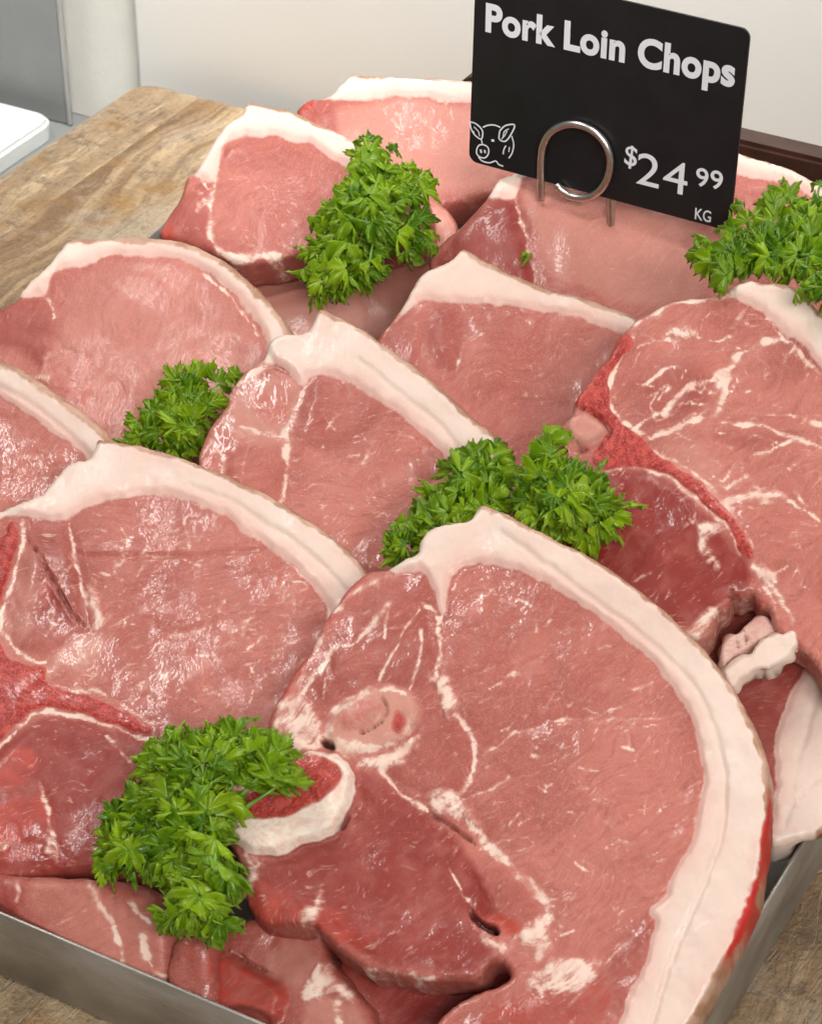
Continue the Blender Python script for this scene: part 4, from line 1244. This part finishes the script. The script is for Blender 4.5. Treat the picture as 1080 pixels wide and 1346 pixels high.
def sprig(label, poly, root, lay, seed, dens=330.0, hmax=.020, scale=1.0):
    """curly parsley sprig whose leaves fill the given outline on a dome above the plane of layer lay(x, y)"""
    rr = random.Random(seed)
    pl = catmull(poly, 8, True)
    mn_, mx_ = pl.min(0), pl.max(0)
    ar = 0.5 * abs(np.sum(pl[:, 0] * np.roll(pl[:, 1], -1) - pl[:, 1] * np.roll(pl[:, 0], -1)))
    want = int(ar / dens)
    pts, tries, md = [], 0, 12.0
    while len(pts) < want and tries < 20000:
        tries += 1
        if tries % 3000 == 0:
            md *= .85
        p = (rr.uniform(mn_[0], mx_[0]), rr.uniform(mn_[1], mx_[1]))
        if all((p[0] - q[0]) ** 2 + (p[1] - q[1]) ** 2 > md * md for q in pts):
            if inside(np.array([p]), pl)[0] and seg_dist(np.array([p]), pl, True)[0] > 6:
                pts.append(p)
    Q = np.array(pts)
    de = seg_dist(Q, pl, True)
    dm = max(de.max(), 1)

    def pos(px, py, h):
        return on_plane(px, py, N0, P0 - N0 * STEP * lay(px, py) + N0 * h)
    base = pos(root[0], root[1], .004)
    rt = tag(empty('parsley_sprig', base), label, 'parsley', 'curly parsley sprigs on the meat')
    ex = np.array([1.0, 0, 0]); ey = np.cross(N0, ex); ey /= np.linalg.norm(ey); ex = np.cross(ey, N0)
    tips = []
    for (px, py), d in zip(pts, de):
        e = min(1.0, d / (dm * .8))
        h = .003 + hmax * math.sqrt(e) * rr.uniform(.35, 1.0)
        c = pos(px, py, h)
        dx, dy = px - root[0], -(py - root[1])
        L_ = math.hypot(dx, dy) + 1e-6
        a = math.atan2(dy, dx) + rr.gauss(0, .45)
        out = ex * math.cos(a) + ey * math.sin(a)
        lift = rr.uniform(-.25, .75) * (.4 + .6 * e)
        yv = out + N0 * lift; yv /= np.linalg.norm(yv)
        zv = N0 + (ex * rr.gauss(0, .42) + ey * rr.gauss(0, .42)) - np.array([0, .25, 0])
        zv -= yv * (zv @ yv); zv /= np.linalg.norm(zv)
        xv = np.cross(yv, zv)
        s_ = scale * rr.uniform(.55, 1.08) * (.75 + .25 * e)
        st = c - yv * .0125 * s_ * .5
        Mx = Matrix(((xv[0] * s_, yv[0] * s_, zv[0] * s_, st[0] - base[0]), (xv[1] * s_, yv[1] * s_, zv[1] * s_, st[1] - base[1]), (xv[2] * s_, yv[2] * s_, zv[2] * s_, st[2] - base[2]), (0, 0, 0, 1)))
        o_ = bpy.data.objects.new('leaf', rr.choice(LEAVES))
        o_.matrix_local = Mx
        COL.objects.link(o_)
        o_.parent = rt
        o_.matrix_local = Mx
        tips.append(st)
    # stem and branches: a few arms that reach leaf clusters
    vs, fs = [], []
    order = sorted(range(len(tips)), key=lambda i: rr.random())[:max(10, len(tips) // 4)]
    for k in order:
        tpt = tips[k]
        mid = (base * .55 + tpt * .45) - N0 * .001 + ex * rr.gauss(0, .002)
        b0 = base
        path = [tuple((1 - t) ** 2 * b0 + 2 * t * (1 - t) * mid + t * t * tpt - base) for t in (0, .25, .5, .75, 1.0)]
        v_, f_ = tube(path, [.0011, .00090, .00070, .00055, .00045], 5)
        o0 = len(vs)
        vs += v_; fs += [tuple(i + o0 for i in f) for f in f_]
    mesh_obj('stem', vs, fs, M_STEM, rt, True)
    return rt


sprig('large upright parsley sprig on the rear left chops',
      [(478, 168), (502, 172), (525, 180), (545, 202), (562, 222), (584, 230), (578, 255), (570, 290), (574, 318), (562, 348), (522, 340), (512, 362), (490, 385), (474, 374), (455, 393), (425, 402), (402, 378), (382, 366), (386, 342), (402, 316), (400, 285), (414, 262), (430, 236), (456, 222), (468, 205), (450, 192), (456, 176)],
      (482, 262), lambda x, y: 3.45, 1)
sprig('parsley sprig at the right photo edge beside the price card',
      [(1000, 242), (1035, 238), (1060, 240), (1080, 228), (1115, 240), (1130, 320), (1115, 400), (1076, 404), (1050, 394), (1044, 366), (1010, 356), (985, 362), (966, 352), (946, 376), (916, 360), (896, 332), (906, 316), (940, 310), (950, 286), (962, 262), (985, 256)],
      (1050, 335), lambda x, y: max(.95, min(2.9, 2.9 - (y - 240) * .0127)), 2, hmax=.016)
sprig('half-hidden parsley sprig left of the middle chop',
      [(240, 468), (262, 470), (268, 496), (288, 502), (292, 484), (322, 472), (316, 500), (302, 520), (286, 548), (268, 580), (252, 612), (215, 602), (142, 574), (166, 548), (190, 525), (200, 496), (218, 482)],
      (255, 560), lambda x, y: 2.55, 3, hmax=.012)
sprig('feathery parsley sprig above the front chop, left of its twin',
      [(600, 582), (640, 572), (668, 574), (668, 600), (684, 640), (672, 680), (640, 700), (600, 712), (560, 722), (530, 740), (500, 744), (488, 712), (510, 680), (540, 652), (570, 616), (576, 596)],
      (630, 670), lambda x, y: 1.25, 4, hmax=.013)
sprig('bushy parsley sprig by the pinkish bone end of the right chop',
      [(680, 602), (700, 572), (716, 556), (736, 575), (762, 590), (790, 610), (806, 636), (825, 662), (820, 702), (796, 712), (772, 722), (740, 722), (700, 705), (672, 680), (668, 642), (688, 620), (673, 606)],
      (735, 650), lambda x, y: .85, 5, hmax=.014)
sprig('biggest parsley sprig, spreading beside the white round bone in front',
      [(272, 946), (312, 938), (332, 950), (356, 962), (382, 966), (396, 1000), (386, 1030), (352, 1020), (328, 1034), (306, 1075), (302, 1100), (300, 1130), (308, 1166), (302, 1210), (305, 1232), (270, 1226), (228, 1234), (198, 1222), (214, 1192), (204, 1162), (180, 1172), (150, 1162), (104, 1126), (120, 1090), (126, 1066), (166, 1036), (176, 1010), (170, 985), (192, 966), (232, 960), (248, 946)],
      (285, 1085), lambda x, y: .30 - (x - 100) / 290 * .75, 6, hmax=.016)

# stray fleck of parsley on the chop below the card
nB2, PB2 = layer_plane(3.9, 60, 20, (760, 300))
fl = on_plane(698, 339, nB2, PB2) + nB2 * .0012
o = bpy.data.objects.new('parsley_fleck', LEAVES[2]); COL.objects.link(o)
o.location = fl; o.scale = (.38, .38, .38); o.rotation_euler = (.5, .2, 1.2)
tag(o, 'tiny green parsley fleck on the chop below the price card', 'parsley')

# ------------------------------------------------------------------ price card
CY, CL = math.radians(30.5), math.radians(2)
CXv = np.array([math.cos(CY), -math.sin(CY), 0])
cb = np.array([math.sin(CY), math.cos(CY), 0])
CUv = np.array([0, 0, 1]) * math.cos(CL) + cb * math.sin(CL)
CNv = np.cross(CXv, CUv)                       # towards the camera
CP = on_plane(803, 303, nB2, PB2)
cbl = on_plane(616, 211, CNv, CP)


def card(px, py, off=0.0):
    """photo pixel -> card coordinates (x right, y up, z towards the viewer)"""
    p = on_plane(px, py, CNv, CP + CNv * off) - cbl
    return np.array([p @ CXv, p @ CUv, p @ CNv])


cr_, ct_ = card(959, 304), card(985, 41)
CW = (cr_[0] + ct_[0]) / 2
CH = ct_[1] - cr_[1] + .0006
c0y = (card(617, 206)[1] + cr_[1]) / 2
Rm = Matrix((tuple(CXv), tuple(CUv), tuple(CNv))).transposed()
sign = empty('price_card', cbl)
sign.rotation_euler = Rm.to_euler()
tag(sign, 'black price card with white lettering on a wire loop holder', 'price card')
sl = math.atan2(cr_[1] - 0.0, CW)              # slight roll of the card
Rr_ = .0036
pl = []
for (cx, cy, a0) in ((CW - Rr_, Rr_, -90), (CW - Rr_, CH - Rr_, 0), (Rr_, CH - Rr_, 90), (Rr_, Rr_, 180)):
    for k in range(7):
        a = math.radians(a0 + 90 * k / 6)
        pl.append((cx + Rr_ * math.cos(a), cy + Rr_ * math.sin(a)))
ca, sa = math.cos(sl), math.sin(sl)
pl = [(x * ca - y * sa, x * sa + y * ca) for x, y in pl]
k = len(pl)
vs = [(x, y, -.0009) for x, y in pl] + [(x, y, 0.0) for x, y in pl]
fs = [tuple(range(k))[::-1], tuple(range(k, 2 * k))] + [(i, (i + 1) % k, k + (i + 1) % k, k + i) for i in range(k)]
mesh_obj('card', vs, fs, M_CARD, sign)


def text(body, nm, p0, p1, cap, bold, kern=1.0, par=None):
    """lettering whose baseline runs from photo pixel p0 to p1, capitals cap px tall"""
    cu_ = bpy.data.curves.new(nm, 'FONT')
    cu_.body = body
    cu_.offset = bold
    cu_.extrude = .004
    cu_.space_character = kern
    cu_.resolution_u = 6
    t_ = bpy.data.objects.new(nm, cu_)
    COL.objects.link(t_)
    dg = bpy.context.evaluated_depsgraph_get()
    me = bpy.data.meshes.new_from_object(t_.evaluated_get(dg))
    bpy.data.objects.remove(t_)
    co = np.array([v.co[:] for v in me.vertices])
    a, b = card(*p0), card(*p1)
    wid = np.linalg.norm(b[:2] - a[:2])
    hgt = card(p0[0], p0[1] - cap)[1] - a[1]
    capu = co[:, 1].max()
    sx = wid / (co[:, 0].max() - co[:, 0].min())
    sy = hgt / capu
    an = math.atan2(b[1] - a[1], b[0] - a[0])
    x = (co[:, 0] - co[:, 0].min()) * sx; y = co[:, 1] * sy
    co2 = np.stack([a[0] + x * math.cos(an) - y * math.sin(an), a[1] + x * math.sin(an) + y * math.cos(an), .00015 + (co[:, 2] > 0) * .00006], 1)
    me.vertices.foreach_set('co', co2.ravel().astype(np.float32))
    me.update()
    me.materials.clear(); me.materials.append(M_INK)
    o_ = bpy.data.objects.new(nm, me)
    COL.objects.link(o_)
    o_.parent = par or sign
    return o_


text('Pork Loin Chops', 'title_lettering', (638, 39), (965, 113), 37, .038, 1.05)
text('$', 'currency_sign', (820, 214), (836, 219), 26, .008)
text('24', 'price_lettering', (836, 240), (902, 257), 42, .000, 1.06)
text('99', 'cents_lettering', (915, 243), (950, 249), 24, .012, 1.05)
text('KG', 'unit_lettering', (913, 287), (934, 292), 15, .010)


def stroke(pts, w, vs, fs, z=.0002):
    P_ = [np.array(card(*p)[:2]) for p in pts]
    P_ = list(catmull(P_, .0006, False))
    o0 = len(vs)
    for i, p in enumerate(P_):
        t = P_[min(i + 1, len(P_) - 1)] - P_[max(i - 1, 0)]
        t = t / (np.linalg.norm(t) + 1e-12)
        nn = np.array([-t[1], t[0]])
        vs += [(*(p + nn * w / 2), z), (*(p - nn * w / 2), z)]
    for i in range(len(P_) - 1):
        a = o0 + 2 * i
        fs.append((a, a + 1, a + 3, a + 2))


pg = lambda pts: [(600 + a / 2.7, b / 2.7) for a, b in pts]
pv, pf = [], []
for pts, w in (([(48, 430), (70, 438), (92, 462), (88, 492), (66, 478), (52, 455), (48, 430)], .00055), ([(62, 448), (78, 465), (82, 482)], .0004),
               ([(94, 450), (112, 443), (134, 442), (156, 450)], .00055), ([(154, 462), (174, 444), (206, 442), (192, 478), (172, 500), (152, 492), (154, 462)], .00055),
               ([(165, 485), (170, 465), (186, 455)], .0004), ([(160, 492), (172, 478), (180, 462)], .0004), ([(88, 492), (92, 508)], .0005),
               ([(72, 528), (80, 514), (96, 512), (112, 522), (114, 542), (102, 558), (84, 556), (72, 544), (72, 528)], .00055),
               ([(78, 556), (92, 570), (118, 576), (140, 570), (150, 582), (166, 588)], .00055), ([(196, 480), (203, 510), (198, 540), (186, 560)], .0005), ([(176, 515), (168, 530), (166, 546)], .0005), ([(188, 520), (186, 538)], .0004)):
    stroke(pg(pts), w, pv, pf)
for (cx, cy, rx, ry) in ((129, 497, 5, 4), (87, 535, 3.5, 6), (101, 536, 3, 5.5), (62, 470, 2, 6)):
    stroke(pg([(cx - rx, cy), (cx + rx, cy)]), ry / 2.7 * .00062, pv, pf)
mesh_obj('pig_emblem', pv, pf, M_INK, sign)
wr = .00145
front = [(711, 262), (711, 240), (711, 212), (714, 190), (723, 174), (738, 165), (755, 163), (773, 168), (788, 179), (798, 194), (802, 212), (799, 232), (790, 248), (776, 258), (762, 260), (748, 257), (738, 250), (731, 242)]
fp = [card(*p, off=wr + .0003) for p in front]
v_, f_ = tube([tuple(p) for p in catmull(fp, .0015, False)], wr, 10)
wire = mesh_obj('wire_holder', v_, f_, M_WIRE, sign, True)
bk = [(803, 318), (803, 280), (803, 240), (800, 205), (788, 180), (765, 168), (735, 172), (716, 196), (711, 235), (711, 262)]
bp = [card(*p, off=-.0009 - wr - .0003) for p in bk]
v_, f_ = tube([tuple(p) for p in catmull(bp, .002, False)], wr, 10)
mesh_obj('wire_spike', v_, f_, M_WIRE, sign, True)
